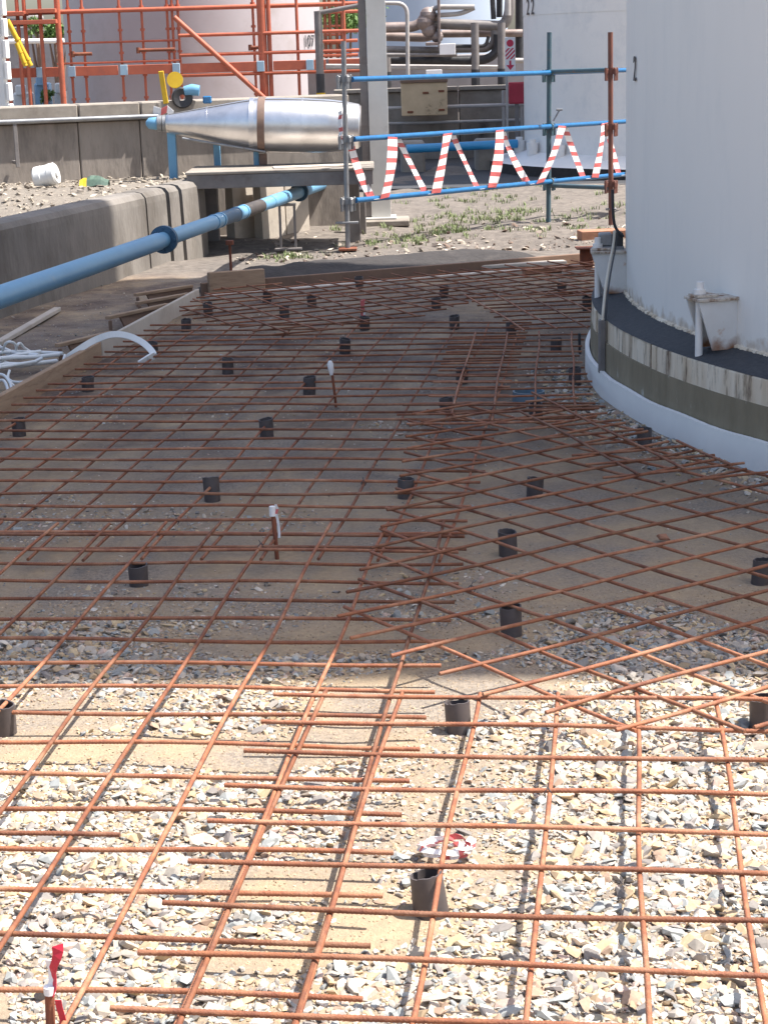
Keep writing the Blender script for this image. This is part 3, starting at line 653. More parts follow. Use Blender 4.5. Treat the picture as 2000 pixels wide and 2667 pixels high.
# ------------------------------------------------------------------ pipe stubs that carry the mesh
ST = [(1124, 2388, 'cut grey pipe spacer under the red and white tape coil, nearest of all'), (1196, 1924, 'sunlit pipe spacer right where the shadow edge ends, centre of the picture'), (8, 1922, 'sunlit pipe spacer at the left picture edge'),
      (1990, 1903, 'pipe spacer in sun at the right picture edge among coarse stones'), (1334, 1664, 'shaded pipe spacer just beyond the shadow edge, on bare sand'), (1325, 1452, 'shaded pipe spacer under the diamond sheet, between the sand one and the ring'),
      (1393, 1300, 'pipe spacer under the top of the diamond sheet'), (1057, 1306, 'pipe spacer at the left corner of the diamond sheet'), (1985, 1520, 'shaded pipe spacer at the right picture edge below the white joint strip'),
      (1681, 1174, 'pipe spacer close to the white joint strip of the tank ring'), (360, 1528, 'pipe spacer left of the white-taped stake, in the front shaded row'), (552, 1309, 'pipe spacer behind and left of the tape-wrapped front stake'),
      (695, 1147, 'pipe spacer in the third shaded row from the front, left half'), (805, 1032, 'pipe spacer just left of the white-capped stake'), (593, 976, 'pipe spacer in line left of the white-capped stake top'),
      (898, 925, 'pipe spacer behind and right of the white-capped stake'), (48, 1137, 'pipe spacer next to the near end of the brown form board'), (228, 1026, 'pipe spacer beside the brown form board below the hose loop'),
      (484, 865, 'pipe spacer beside the pale form board'), (543, 828, 'pipe spacer near the far end of the pale form board'), (741, 830, 'pipe spacer in the left half of the askew far sheet'),
      (813, 800, 'pipe spacer between two others under the askew far sheet'), (695, 789, 'pipe spacer nearest the far left corner board'), (950, 862, 'pipe spacer at the foot of the red-tipped stake'),
      (935, 751, 'pipe spacer by the end plank, left of its middle'), (1156, 779, 'taller looking pipe spacer, rear one of a close pair in the far middle'), (1137, 812, 'pipe spacer, front one of a close pair in the far middle'),
      (1184, 857, 'pipe spacer crossed by one light bar, far middle'), (1331, 877, 'pipe spacer half hidden where three long bars end'), (1448, 915, 'pipe spacer left of the short dark stake by the ring'),
      (1203, 999, 'pipe spacer crossed by a bar, left of the blue pipe stub'), (1164, 1081, 'pipe spacer under two parallel bars at the sheet joint'), (1499, 1004, 'pipe spacer right of the blue pipe stub'),
      (1397, 1102, 'pipe spacer buried under crossing bars in front of the blue stub'), (1464, 765, 'pipe spacer in the far right part of the mesh'), (1530, 809, 'pipe spacer beside the ring at the conduit foot'),
      (1278, 712, 'pipe spacer by the end plank, right of its middle'), (398, 925, 'pipe spacer hidden below the tip of the white strip')]
STP = [(0.072, 3.353), (0.174, 4.324), (-1.0, 4.422), (0.944, 4.319), (0.367, 5.113), (0.422, 5.998), (0.583, 6.816), (0.086, 6.839), (1.207, 5.603), (1.127, 7.619), (-0.818, 5.774), (-0.67, 6.912), (-0.52, 8.064), (-0.363, 9.126), (-0.832, 9.839), (-0.199, 10.388), (-1.689, 8.314), (-1.528, 9.375), (-1.221, 11.472), (-1.131, 12.088), (-0.618, 11.948), (-0.452, 12.469), (-0.779, 12.756), (-0.087, 11.301), (-0.136, 13.42), (0.461, 12.688), (0.388, 12.066), (0.473, 11.272), (0.796, 10.896), (1.009, 10.307), (0.425, 9.361), (0.313, 8.53), (1.001, 9.211), (0.718, 8.277), (1.297, 12.791), (1.374, 11.914), (0.879, 14.105), (-1.328, 10.59)]
def stub_mesh(r, h, rr, flare=0.0):
    m = MB(); n = 28; ri = r - .004
    tz = [h + rr.uniform(-.0015, .0015) + .004 * math.sin(2 * math.pi * k / n + rr.uniform(0, .2)) for k in range(n)]
    ring = lambda rad, z: [Vector((rad * math.cos(2 * math.pi * k / n), rad * math.sin(2 * math.pi * k / n), z[k] if isinstance(z, list) else z)) for k in range(n)]
    A, B, C_, D_ = ring(r + flare, -.02), ring(r, tz), ring(ri, tz), ring(ri, -.02)
    F = [(k, (k + 1) % n, n + (k + 1) % n, n + k) for k in range(n)]
    m.add(A + B, F, 0, True); m.add(B + C_, F, 0, False); m.add(C_ + D_, F, 0, True)
    return m
PIPES = []
rr = random.Random(11)
protos = []
for k in range(5):
    protos.append(stub_mesh(.0325, .082 + rr.uniform(-.004, .004), rr, -.001))
first = None
for (px, py, lb), (x, y) in zip(ST, STP):
    y += .032; k = rr.randrange(5)
    if (px, py) == (1124, 2388):
        mb = stub_mesh(.033, .088, rr, .004); o = mb.build('pipe_spacer', 'black_pvc')
    else: o = protos[k].build('pipe_spacer', 'black_pvc') if isinstance(protos[k], MB) else protos[k].copy()
    if isinstance(protos[k], MB) and (px, py) != (1124, 2388): protos[k] = o
    elif o.name not in COL.objects: COL.objects.link(o)
    o.location = (x, y, float(ground_z(x, y))); o.rotation_euler = (rr.uniform(-.09, .09), rr.uniform(-.09, .09), rr.uniform(0, 6.28)); o.scale = (1, 1, rr.uniform(.9, 1.12))
    tag(o, lb, 'pipe spacer', 'short black pipe spacers under the mesh'); PIPES.append((x, y))
# blue stub
t = thing('pipe_stub', 'wide pale blue pipe stub rising from the gravel near the ring', 'pipe stub', (0.725, 8.72, 0.0))
o = ORG[t.name]; m = MB(); m.lathe([(.082, -.03), (.078, .055), (.070, .055), (.070, -.01)], o + Vector((0, .08, 0)), n=36); m.build('collar', 'blue_grey_pvc', t)
m = MB(); m.lathe([(.070, -.005), (.001, .004)], o + Vector((0, .08, .03)), n=36); m.build('plug', 'blue_pipe_dark', t)

# ------------------------------------------------------------------ stakes with tape
def strip_pts(base, n, amp, drop, seed):
    rr = random.Random(seed); p = Vector(base); out = [p.copy()]
    for i in range(n): p = p + Vector((rr.uniform(-amp, amp), rr.uniform(-amp, amp) * .4, -drop)); out.append(p.copy())
    return out
def stake(base, top, label, mode, r=.006, seed=0):
    t = thing('marker_stake', label, 'stake', base, 'rebar stakes marking the slab level'); base = Vector(base); top = Vector(top)
    m = MB(); k = 6; m.tube([base + (top - base) * i / k + Vector((.0, 0, -.03 if i == 0 else 0)) for i in range(k + 1)], r, 8); m.build('rod', 'rust_steel' if mode != 'dark' else 'black_paint', t)
    if mode == 'white_cap':
        m = MB(); c = top; m.tube([c + Vector((0, 0, -.06)), c + Vector((.0, 0, -.035)), c + Vector((-.004, 0, -.005)), c + Vector((-.004, 0, .01))], .01, 10, True, 0, [.008, .014, .016, .008]); m.build('tape_cap', 'tape_white', t)
    if mode in ('tape', 'red'):
        m = MB(); pts = strip_pts(top + Vector((.012, -.006, .012)), 7, .006, .017, seed)
        m.ribbon(pts, Vector((.9, -.3, .1)), (.020 if mode == 'red' else .009), .0012, [0, 0, 0, 0, 0, 1, 0] if mode == 'red' else [1, 0, 1, 1, 1, 1, 1]); m.build('tape', ['tape_red', 'tape_white'], t)
        m = MB(); m.tube([top + Vector((0, 0, -.10 if mode == 'red' else -.03)), top + Vector((0, 0, .004))], r + .004, 8); m.build('tape_wrap', 'tape_white' if mode == 'tape' else 'tape_red', t)
    if mode == 'front':
        m = MB(); m.ribbon([top + Vector((.020 - .0026 * i + .003 * math.sin(i * 1.3), -.004 * math.sin(i), .080 - .0135 * i)) for i in range(8)], [Vector((1, -.25 * i, .3)) for i in range(8)], .021, .0012, [0] * 7); m.ribbon(strip_pts(top + Vector((.015, -.008, -.02)), 4, .004, .014, 5), Vector((1, -.2, .1)), .012, .0012, [0] * 4)
        m.ribbon(strip_pts(top + Vector((.002, .004, .05)), 4, .006, .02, 6), Vector((1, -.3, 0)), .014, .0012, [1] * 4); m.build('tape', ['flag_red', 'tape_white'], t)
        m = MB(); m.tube([top + Vector((0, 0, -.012)), top + Vector((0, 0, .002))], r + .002, 8); m.build('tape_wrap', 'tape_white', t)
def stk(px, py, tx, ty):
    return None
S1 = [(-0.374, 6.084, 0.0), (-0.383, 6.084, 0.179)]
stake(S1[0], S1[1], 'leaning rusty stake wound with white tape, front of the shaded area', 'tape', .0075, 2)
S2 = [(-0.218, 8.775, 0.0), (-0.236, 8.755, 0.23)]
stake(S2[0], S2[1], 'slim stake with a pale knob of tape on top', 'white_cap', .0065, 3)
S3 = [(-0.089, 11.84, 0.0), (-0.103, 11.84, 0.116)]
stake(S3[0], S3[1], 'short far stake with red tape hanging from it', 'red', .0075, 4)
S4 = [(1.13, 10.19, 0.0), (1.128, 10.19, 0.118)]
stake(S4[0], S4[1], 'short dark stake with a pale tag close to the tank ring', 'dark', .008, 5)
S5 = [(-0.607, 2.854, 0.0), (-0.601, 2.854, 0.139)]
stake(S5[0], S5[1], 'nearest stake with a bright red tape flag at the bottom left', 'front', .0085, 6)
# coil of tape by the nearest spacer
cc = Vector((0.111, 3.619, 0.012)); m = MB(); pts = []; sd = []
rr = random.Random(5); mis = []
for lp in range(4):
    for k in range(22):
        a = 2 * math.pi * k / 22 + lp * .3; rd = .034 + .005 * lp + rr.uniform(-.004, .004)
        pts.append(cc + Vector((rd * 1.25 * math.cos(a), rd * .8 * math.sin(a), .002 + .004 * lp + .010 * (1 + math.sin(a * 2 + lp * 2)) * .5 + rr.uniform(-.002, .002)))); mis.append(1 if rr.random() < .30 else 0)
        tw = a * 1.5 + lp; sd.append(Vector((math.cos(a) * math.cos(tw) * .8, math.sin(a) * math.cos(tw) * .8, .45)))
m.ribbon(pts, sd, .013, .001, mis)
solo('tape_coil', m, ['tape_white', 'tape_red'], 'crumpled coil of pink and white barrier tape behind the nearest spacer', 'tape')

# ------------------------------------------------------------------ blue scaffold barrier with tape
sb = thing('scaffold_barrier', 'blue tube scaffold barrier with three standards behind the slab', 'scaffold', (-.25, 16.1, 0))
def tubep(name, p0, p1, r, m_, n=14, parent=sb):
    m = MB(); m.cyl(p0, p1, r, n); return m.build(name, m_, parent)
PL, PM, PR = Vector((-.25, 16.1, 0)), Vector((1.71, 18.2, 0)), Vector((2.24, 17.5, 0))
tubep('standard', PL + Vector((.0, 0, -.02)), PL + Vector((.02, 0, 1.78)), .0215, 'galv'); tubep('standard', PM, PM + Vector((.02, 0, 1.82)), .024, 'teal_tube'); tubep('standard', PR, PR + Vector((-.01, 0, 1.80)), .024, 'rust_tube')
DR = (PM - PL).normalized(); OFF = Vector((DR.y, -DR.x, 0)) * .05
for zl, zr in ((1.46, 1.44), (.955, .93), (.43, .40)):
    a = PL + DR * .07 + OFF + Vector((0, 0, zl)); e = PM + OFF + Vector((0, 0, zr)); fin = e + (e - a) * .52
    tubep('ledger', a, e + (e - a) * .02, .024, 'blue_tube'); tubep('ledger', e + (e - a) * .021 + Vector((0, 0, .0)), fin, .023, 'blue_tube')
for z, mm in ((1.45, 'teal_tube'), (.36, 'teal_tube')): tubep('transom', PM + Vector((0, 0, z)), PR + Vector((0, 0, z + .01)), .022, mm)
def coupler(p, m_, s=1.0):
    m = MB(); m.lathe([(.026, -.03), (.036, -.03), (.036, .03), (.026, .03)], p, n=14)
    for k in range(4):
        a = k * math.pi / 2 + .5; u = Vector((math.cos(a), math.sin(a), 0)); m.box(p + u * .05 + Vector((0, 0, -.005)), (.05, .02, .05), rz=a, b=.003); m.box(p + u * .062 + Vector((0, 0, -.03)), (.014, .026, .12), rz=a, b=.002)
    m.build('coupler', m_, sb)
for z in (1.44, .93, .40): coupler(PM + Vector((.01, 0, z)), 'teal_tube'); coupler(PR + Vector((0, 0, z + .01)), 'rust_tube'); coupler(PL + Vector((.015, 0, z + .03)), 'galv')
m = MB(); m.box(PL + Vector((0, 0, .012)), (.16, .16, .02), b=.003); m.cyl(PL, PL + Vector((0, 0, .22)), .018, 12); m.build('base_jack', 'rust_steel', sb)
m = MB(); m.box(PL + Vector((0, 0, .24)), (.20, .05, .02), b=.003); m.build('jack_handle', 'galv', sb)
m = MB(); m.box(PR + Vector((0, 0, .17)), (.10, .04, .02), b=.003); m.build('jack_handle', 'galv', sb)
m = MB(); m.cyl(PM + Vector((.05, -.03, .98)), PM + Vector((.11, -.03, 1.08)), .008, 8); m.box(PM + Vector((.11, -.03, 1.085)), (.06, .02, .02), b=.002); m.build('wedge', 'galv', sb)
# zig-zag tape between the two lower rails
a1, e1 = PL + DR * .10 + OFF + Vector((0, 0, .955)), PM + OFF + Vector((0, 0, .93)); a2, e2 = PL + DR * .10 + OFF + Vector((0, 0, .43)), PM + OFF + Vector((0, 0, .40))
top_s = [-.01, .17, .35, .64, .95, 1.21, 1.40]; bot_s = [.07, .10, .305, .32, .575, .60, .885, .91, 1.135, 1.165, 1.35, 1.38]
seq = [(1, -.02), (0, .075), (0, .11), (1, .155), (1, .20), (0, .335), (0, .36), (1, .425), (1, .47), (0, .60), (0, .65), (1, .695), (1, .735), (0, .875), (0, .915), (1, 1.045), (1, 1.085), (0, 1.20), (0, 1.24), (1, 1.30), (1, 1.335), (0, 1.42), (0, 1.45), (1, 1.52)]
tape = MB(); face = -OFF.normalized() * 0 + OFF.normalized()
for q, ((k0, s0), (k1, s1)) in enumerate(zip(seq[:-1], seq[1:])):
    if k0 == k1: continue
    f = lambda k, s: (a1 + (e1 - a1) * s) if k else (a2 + (e2 - a2) * s)
    front = (k0 == 0)
    p0 = f(k0, s0) + OFF * (.65 if front else -.65); p1 = f(k1, s1) + OFF * (.65 if front else -.65)
    n = 26; sag = Vector((0, 0, 0)); pts = [p0 + (p1 - p0) * i / n + DR * .016 * math.sin(math.pi * i / n) * (1 if q % 3 else -1) for i in range(n + 1)]
    tw = rr.uniform(-.25, .25); tw1 = rr.uniform(-.35, .35)
    sides = [(DR + OFF.normalized() * (tw * math.sin(math.pi * i / n) + tw1 * math.sin(2 * math.pi * i / n) * .5) + Vector((0, 0, .10 * math.sin(3 * i / n + q)))) for i in range(n + 1)]
    pts = [p + OFF * (.3 * math.sin(math.pi * i / n) * (1 if front else -1)) for i, p in enumerate(pts)]
    tape.ribbon(pts, sides, rr.uniform(.115, .13) if front else rr.uniform(.085, .10), .0012, [1 if (i + (0 if front else 2)) % 5 < 2 else 0 for i in range(n)])
    tape.ribbon([p1 + Vector((0, 0, -.004)), p1 - OFF * 1.3 * (1 if front else -1) + Vector((0, 0, .004 if k1 else -.004))], DR, .07, .0015, [0])
solo('barrier_tape', tape, ['tape_white', 'tape_red'], 'red and white barrier tape zig-zagging between the two lower blue rails', 'tape')
m = MB(); m.ribbon([PL + Vector((-.03 + .006 * math.sin(i * 1.7), -.03, 1.20 - .035 * i)) for i in range(9)], Vector((1, -.4, .2)), .035, .0015, [0, 1, 0, 0, 1, 0, 1, 0])
solo('tape_knot', m, ['tape_white', 'tape_red'], 'twist of barrier tape tied to the left scaffold standard', 'tape')

# ------------------------------------------------------------------ grey steel column
c = Vector((-.01, 18.45, 0)); t = thing('steel_column', 'tall pale grey H-section steel column behind the left scaffold standard', 'column', tuple(c))
m = MB(); m.box(c + Vector((.07, -.07, 3)), (.19, .016, 6), rz=R(0), b=.002); m.box(c + Vector((.07, .12, 3)), (.19, .016, 6), b=.002); m.build('flange', 'column_paint', t)
m = MB(); m.box(c + Vector((.07, .025, 3)), (.014, .172, 6), b=.001); m.build('web', 'column_paint', t)
m = MB(); m.box(c + Vector((-.065, .02, 3)), (.075, .16, 6), b=.003); m.build('shade_strip', 'grey_steel', t)  # dark strip beside the flange, the web's shade put into its colour
m = MB(); m.box(c + Vector((.04, 0, .03)), (.62, .5, .06), b=.01); m.build('plinth', 'concrete_cap', t)
m = MB(); m.box(c + Vector((.05, .02, .07)), (.34, .34, .02), b=.003); m.build('base_plate', 'column_paint', t)
m = MB(); m.box((-.17, 17.6, .16), (.16, .12, .32), b=.006); solo('electrical_box', m, 'grey_steel', 'dark grey box standing at the foot of the grey column', 'box')

# ------------------------------------------------------------------ platform over the trench
t = thing('platform', 'flat grey slab platform bridging the trench under the silver vessel', 'platform', (-.8, 16.7, 0))
m = MB(); m.box((-.83, 16.72, .690), (1.66, .9, .028), b=.006); m.build('deck', 'concrete_cap', t)
m = MB(); m.box((-.83, 16.305, .615), (1.64, .05, .12), b=.004); m.build('shaded_edge', 'grey_steel', t)  # front face in dark steel tone, its shade put into the colour
for x in (-1.5, -.2):
    m = MB(); m.box((x, 16.95, .29), (.12, .12, .66), b=.006); m.build('support', 'grey_steel', t)
m = MB(); m.box((-.55, 16.55, .708), (.7, .22, .016), rz=.12, b=.003); solo('plank', m, 'plank_pale', 'thin pale board lying on the grey platform', 'plank')

# ------------------------------------------------------------------ silver insulated vessel
VL, VR = at(434, 322, 17.02), at(938, 329, 17.02); VD = (VR - VL).normalized(); VQ = Vector((0, 0, 1)).rotation_difference(VD).to_matrix()
t = thing('vessel', 'silver clad cone shaped vessel lying across the terrace with a brown strap', 'vessel', tuple(VL)); LV = (VR - VL).length
def vl(prof, name, m_, n=48, parent=t):
    m = MB(); m.lathe([(r, h * LV) for r, h in prof], VL, n=n, M=VQ); return m.build(name, m_, parent)
vl([(.0, 0.0), (.078, 0.0), (.086, .012), (.150, .20), (.206, .36), (.232, .44)], 'cone', 'silver')
vl([(.236, .44), (.243, .50), (.246, .60), (.244, .72), (.236, .84), (.220, .93), (.200, .992), (.182, 1.0), (.0, 1.0)], 'body', 'silver')
vl([(.236, .432), (.243, .432), (.243, .452), (.236, .452)], 'seam_band', 'silver')
vl([(.243, .70), (.2475, .70), (.2470, .708), (.243, .708)], 'seam_band', 'silver'); vl([(.150, .205), (.1545, .205), (.1575, .214), (.153, .214)], 'seam_band', 'silver')
m = MB(); pr_ = [(.088, .015), (.152, .20), (.208, .36), (.2345, .44), (.245, .50), (.248, .60), (.246, .72), (.238, .84), (.222, .93)]
m.tube([VL + VQ @ Vector((r * math.cos(R(-160)) , r * math.sin(R(-160)), h * LV)) for r, h in pr_], .004, 6); m.build('lap_seam', 'grey_steel', t)
vl([(.238, .475), (.250, .475), (.252, .512), (.242, .512)], 'strap', 'strap_brown')
vl([(.184, .998), (.184, 1.004), (.0, 1.004)], 'end_cover', 'grey_steel')
m = MB(); p = VL + VD * (.475 * LV); m.box((p.x + .03, 17.0, .76), (.07, .06, .10), b=.004); m.build('strap_foot', 'strap_brown', t)
vl([(.0, -.045), (.075, -.045), (.075, -.022), (.0, -.022)], 'flange', 'galv'); vl([(.0, -.019), (.075, -.019), (.075, -.002), (.0, -.002)], 'flange', 'galv')
m = MB(); m.tube([VL - VD * .08, VL - VD * .10, VL - VD * .16, VL - VD * .185], .06, 20, True, 0, [.058, .058, .05, .02]); m.build('end_cap', 'blue_pipe', t)
for x, y, s in ((at(450, 400, 17.05).x, 17.05, .075), (at(566, 400, 17.25).x, 17.25, .06), (at(668, 405, 17.05).x, 17.05, .05)):
    zt = VL.z + (x - VL.x) / (VR.x - VL.x) * (VR.z - VL.z); rad = np.interp((x - VL.x) / (VR.x - VL.x), [0, .2, .44, .6], [.086, .165, .232, .25])
    m = MB(); m.box((x, y, (zt - rad * .8 + .58) / 2), (s, s, zt - rad * .8 - .58), b=.004); m.build('leg', 'blue_pipe', t)
m = MB(); m.cyl(VL + Vector((.15, -.12, -.13)), VL + Vector((.90, -.15, -.27)), .012, 8); m.build('stay', 'galv', t)

# valve with yellow discs above the vessel tip
t = thing('valve', 'valve with yellow disc and yellow lever on top of the bund wall', 'valve', (-1.80, 17.5, 1.28)); c = at(465, 252, 17.5)
m = MB(); m.lathe([(.03, -.03), (.085, -.045), (.098, -.03), (.098, .03), (.085, .045), (.03, .03), (.03, -.03)], c + Vector((.035, 0, -.01)), n=28, M=Matrix.Rotation(R(90), 3, 'X') @ Matrix.Rotation(R(12), 3, 'Y')); m.build('body', 'black_paint', t)
m = MB(); m.lathe([(.0, -.012), (.075, -.012), (.075, .012), (.0, .012)], c + Vector((-.012, -.10, .155)), n=28, M=Matrix.Rotation(R(80), 3, 'X')); m.build('disc', 'yellow_paint', t)
m = MB(); m.box(c + Vector((-.128, -.05, .09)), (.05, .02, .30), b=.006, M=Matrix.Rotation(R(-6), 3, 'Y')); m.build('lever', 'yellow_paint', t)
m = MB(); m.tube([c + Vector((.06, .0, .05)), c + Vector((.13, 0, .06)), c + Vector((.20, 0, .05))], .05, 14, True, 0, [.045, .055, .05]); m.build('actuator', 'blue_pipe', t)
m = MB(); m.box(c + Vector((.27, 0, -.035)), (.08, .07, .07), b=.01); m.build('cap', 'blue_tube', t)
m = MB(); m.ribbon([at(400, 285, 17.2), at(420, 292, 17.2), at(436, 284, 17.2), at(452, 298, 17.2)], Vector((.2, -.3, 1)), .07, .003, [0, 1, 0]); solo('tape_scrap', m, ['tape_white', 'tape_red'], 'scrap of red and white tape under the yellow lever', 'tape')

# drum and cloth on the terrace
t = thing('plastic_drum', 'small white plastic drum lying against the bund wall', 'drum', (-2.93, 16.35, .6)); c = Vector((-2.90, 16.4, .70)); Q = Matrix.Rotation(R(78), 3, 'Y') @ Matrix.Rotation(R(8), 3, 'X')
m = MB(); m.lathe([(.0, -.105), (.085, -.105), (.10, -.09), (.10, -.035), (.096, -.03), (.096, .03), (.10, .035), (.10, .085), (.085, .10), (.0, .10)], c, n=28, M=Q); m.build('body', 'drum_white', t)
m = MB(); m.lathe([(.0, .10), (.03, .10), (.03, .115), (.0, .115)], c + Vector((0, -.03, 0)), n=12, M=Q); m.build('lid', 'drum_white', t)
m = MB(); vv = []; gf = []
for j in range(6):
    for i in range(9): vv.append((-2.62 + .032 * i, 16.42 + .03 * j, .60 + .09 * math.sin(math.pi * j / 5) * (.5 + .5 * math.sin(math.pi * i / 8)) + rr.uniform(-.01, .01)))
for j in range(5):
    for i in range(8): gf.append((j * 9 + i, j * 9 + i + 1, (j + 1) * 9 + i + 1, (j + 1) * 9 + i))
m.add(vv, gf); m.mi = [1 if (i % 8) < 2 else 0 for i in range(len(gf))]; solo('cloth', m, ['green_cloth', 'yellow_paint'], 'crumpled green and yellow cloth beside the white drum', 'cloth')

# ------------------------------------------------------------------ white strip bundle on the left
t = thing('strip_bundle', 'tangled bundle of white plastic cable and strip draped over the left form', 'plastic strip', (-1.8, 10.3, 0))
arc = [Vector(p) for p in [(-1.756, 10.12, 0.068), (-1.666, 10.16, 0.124), (-1.594, 10.2, 0.159), (-1.505, 10.2, 0.185), (-1.419, 10.2, 0.178), (-1.337, 10.18, 0.144), (-1.28, 10.12, 0.108), (-1.255, 10.08, 0.081)]]
def smooth_pts(P, k=5):
    out = []
    for i in range(len(P) - 1):
        a, b = P[max(i - 1, 0)], P[i]; c_, d = P[i + 1], P[min(i + 2, len(P) - 1)]
        for q in range(k):
            s = q / k; out.append(.5 * ((2 * b) + (c_ - a) * s + (2 * a - 5 * b + 4 * c_ - d) * s * s + (3 * b - a - 3 * c_ + d) * s ** 3))
    return out + [P[-1]]
sp = smooth_pts(arc)
def facing(P, tilt=0.0):
    out = []
    for i in range(len(P)):
        t_ = (P[min(i + 1, len(P) - 1)] - P[max(i - 1, 0)]).normalized(); v = (Vector((.3, -1, .75))).normalized(); sd = t_.cross(v).normalized()
        out.append(sd * math.cos(tilt) + t_.cross(sd) * math.sin(tilt))
    return out
m = MB(); m.ribbon(sp, facing(sp, .3), .036, .014); m.ribbon([sp[-1], sp[-1] + Vector((-.035, -.03, -.016)), sp[-1] + Vector((-.085, -.04, -.045))], Vector((0, -.5, 1)), .045, .012); m.build('strip', 'white_plastic', t)
rs = random.Random(21)
def lay(pts, w, tilt): m = MB(); m.tube(smooth_pts(pts, 5), w * .36, 8); m.build('strip', 'white_plastic', t)
STR = [([(-2.299, 10.322, 0.05), (-2.144, 10.43, 0.05), (-1.992, 10.444, 0.05), (-1.809, 10.438, 0.05)], 0.03), ([(-2.242, 10.051, 0.05), (-2.113, 10.157, 0.05), (-1.974, 10.225, 0.05), (-1.811, 10.357, 0.05)], 0.034), ([(-2.188, 9.793, 0.05), (-2.091, 9.937, 0.05), (-1.967, 10.067, 0.05), (-1.826, 10.252, 0.05)], 0.034), ([(-2.39, 10.756, 0.05), (-2.242, 10.586, 0.05), (-2.085, 10.351, 0.05), (-1.916, 10.268, 0.05)], 0.03), ([(-2.314, 10.392, 0.05), (-2.149, 10.229, 0.05), (-2.016, 10.101, 0.05), (-1.866, 10.101, 0.05)], 0.028), ([(-2.39, 10.977, 0.05), (-2.248, 10.73, 0.05), (-2.121, 10.426, 0.05), (-2.027, 10.274, 0.05)], 0.034), ([(-2.228, 9.985, 0.05), (-2.167, 10.102, 0.05), (-2.081, 10.217, 0.05), (-1.954, 10.355, 0.05)], 0.028), ([(-2.141, 9.665, 0.05), (-2.082, 9.836, 0.05), (-2.009, 9.947, 0.05), (-1.918, 10.033, 0.05)], 0.026)]
for q_, w in STR: lay([Vector(p) + Vector((rs.uniform(-.02, .02), rs.uniform(-.03, .03), rs.uniform(-.012, .03))) for p in q_], w, rs.uniform(-.3, .5))
LOOPS = [[(-2.181, 10.436, 0.05), (-2.14, 10.368, 0.12), (-2.108, 10.347, 0.14), (-2.086, 10.386, 0.12), (-2.103, 10.499, 0.06), (-2.111, 10.485, 0.04)], [(-2.107, 10.492, 0.05), (-2.075, 10.391, 0.11), (-2.06, 10.409, 0.12), (-2.046, 10.441, 0.09), (-2.016, 10.503, 0.05), (-1.971, 10.446, 0.04)], [(-2.027, 9.888, 0.05), (-2.024, 9.816, 0.02), (-1.968, 9.716, 0.015), (-1.883, 9.709, 0.02), (-1.791, 9.783, 0.04), (-1.747, 9.91, 0.07), (-1.758, 10.116, 0.09)], [(-2.065, 9.59, 0.03), (-2.005, 9.584, 0.05), (-1.946, 9.401, 0.04), (-1.9, 9.175, 0.03), (-1.913, 9.072, 0.03)], [(-2.098, 9.658, 0.05), (-2.023, 9.65, 0.07), (-1.956, 9.518, 0.05), (-1.915, 9.34, 0.03), (-1.91, 9.156, 0.02)], [(-1.976, 9.633, 0.03), (-1.932, 9.532, 0.02), (-1.881, 9.472, 0.015)]]
for q_ in LOOPS: lay([Vector(p) for p in q_], .022, .2)

# ------------------------------------------------------------------ conduit and junction box at the ring
t = thing('junction_box', 'grey junction box on the first anchor bracket of the big tank', 'electrical box', (1.2, 9.7, .63)); c = Vector((1.248, 9.750, 0.651))
m = MB(); m.box(c + Vector((0, 0, -.012)), (.13, .10, .025), b=.004); m.box(c + Vector((-.03, 0, .035)), (.07, .08, .07), b=.008); m.build('housing', 'galv', t)
m = MB(); m.box(c + Vector((.035, -.01, .03)), (.05, .07, .085), b=.006); m.build('gland_block', 'black_paint', t)
m = MB(); m.tube(smooth_pts([c + Vector((.0, -.06, .30)), c + Vector((.01, -.06, .12)), c + Vector((.06, -.05, .05))]), .008, 8); m.build('cable', 'black_paint', t)
cd = [Vector(p) for p in [(1.251, 9.62, 0.744), (1.238, 9.58, 0.668), (1.195, 9.4, 0.59), (1.146, 9.15, 0.514), (1.114, 8.98, 0.431), (1.102, 8.93, 0.372)]]
m = MB(); m.tube(smooth_pts(cd, 4), .0075, 10); solo('conduit', m, 'conduit_pale', 'pale conduit running from the junction box down to the tank ring', 'conduit')
m = MB(); m.tube([p + Vector((.014, -.003, 0)) for p in smooth_pts(cd, 4)], .0045, 8); solo('cable', m, 'black_paint', 'black cable clipped along the pale conduit', 'cable')
ra = R(182.75 + .3); u = Vector((math.cos(ra), math.sin(ra), 0)); m = MB(); m.box(TC + u * (RR + .02) + Vector((0, 0, .24)), (.03, .05, .27), rz=ra, b=.004); solo('cable_cover', m, 'grey_steel', 'upright grey cover plate on the tank ring under the conduit', 'cover plate')

# ------------------------------------------------------------------ far tank with orange scaffold
_a, _b = at(160, 100, 42).x, at(825, 100, 42).x; R3 = (_b - _a) / 2 * .995; T3 = Vector(((_a + _b) / 2 + .1, 42.0, 0))
tk = thing('storage_tank', 'pinkish white tank in the left background wrapped in orange scaffolding', 'tank', tuple(T3))
m = MB(); m.lathe([(R3, 0), (R3, 9)], T3, n=96); m.lathe([(R3, 9), (.01, 9.4)], T3, n=96); m.build('shell', 'tank_far', tk)
ang = R(-66.5); u = Vector((math.cos(ang), math.sin(ang), 0)); p = T3 + u * (R3 + .02)
ang = R(-40); u = Vector((math.cos(ang), math.sin(ang), 0)); P107 = Vector((-1.342, 40.000, 1.929))
dx = P107.x - T3.x; u = Vector((dx / R3, -math.sqrt(max(.02, 1 - (dx / R3) ** 2)), 0)); p = T3 + u * (R3 + .02); p.z = P107.z
text('lettering', '107', .36, Matrix.LocRotScale(p, Matrix((Vector((-u.y, u.x, 0)), Vector((0, 0, 1)), u)).transposed().to_quaternion(), None), 'black_paint', tk)
so = thing('scaffold', 'orange scaffold with toe boards round the far pinkish tank', 'scaffold', (-4, 38, 0))
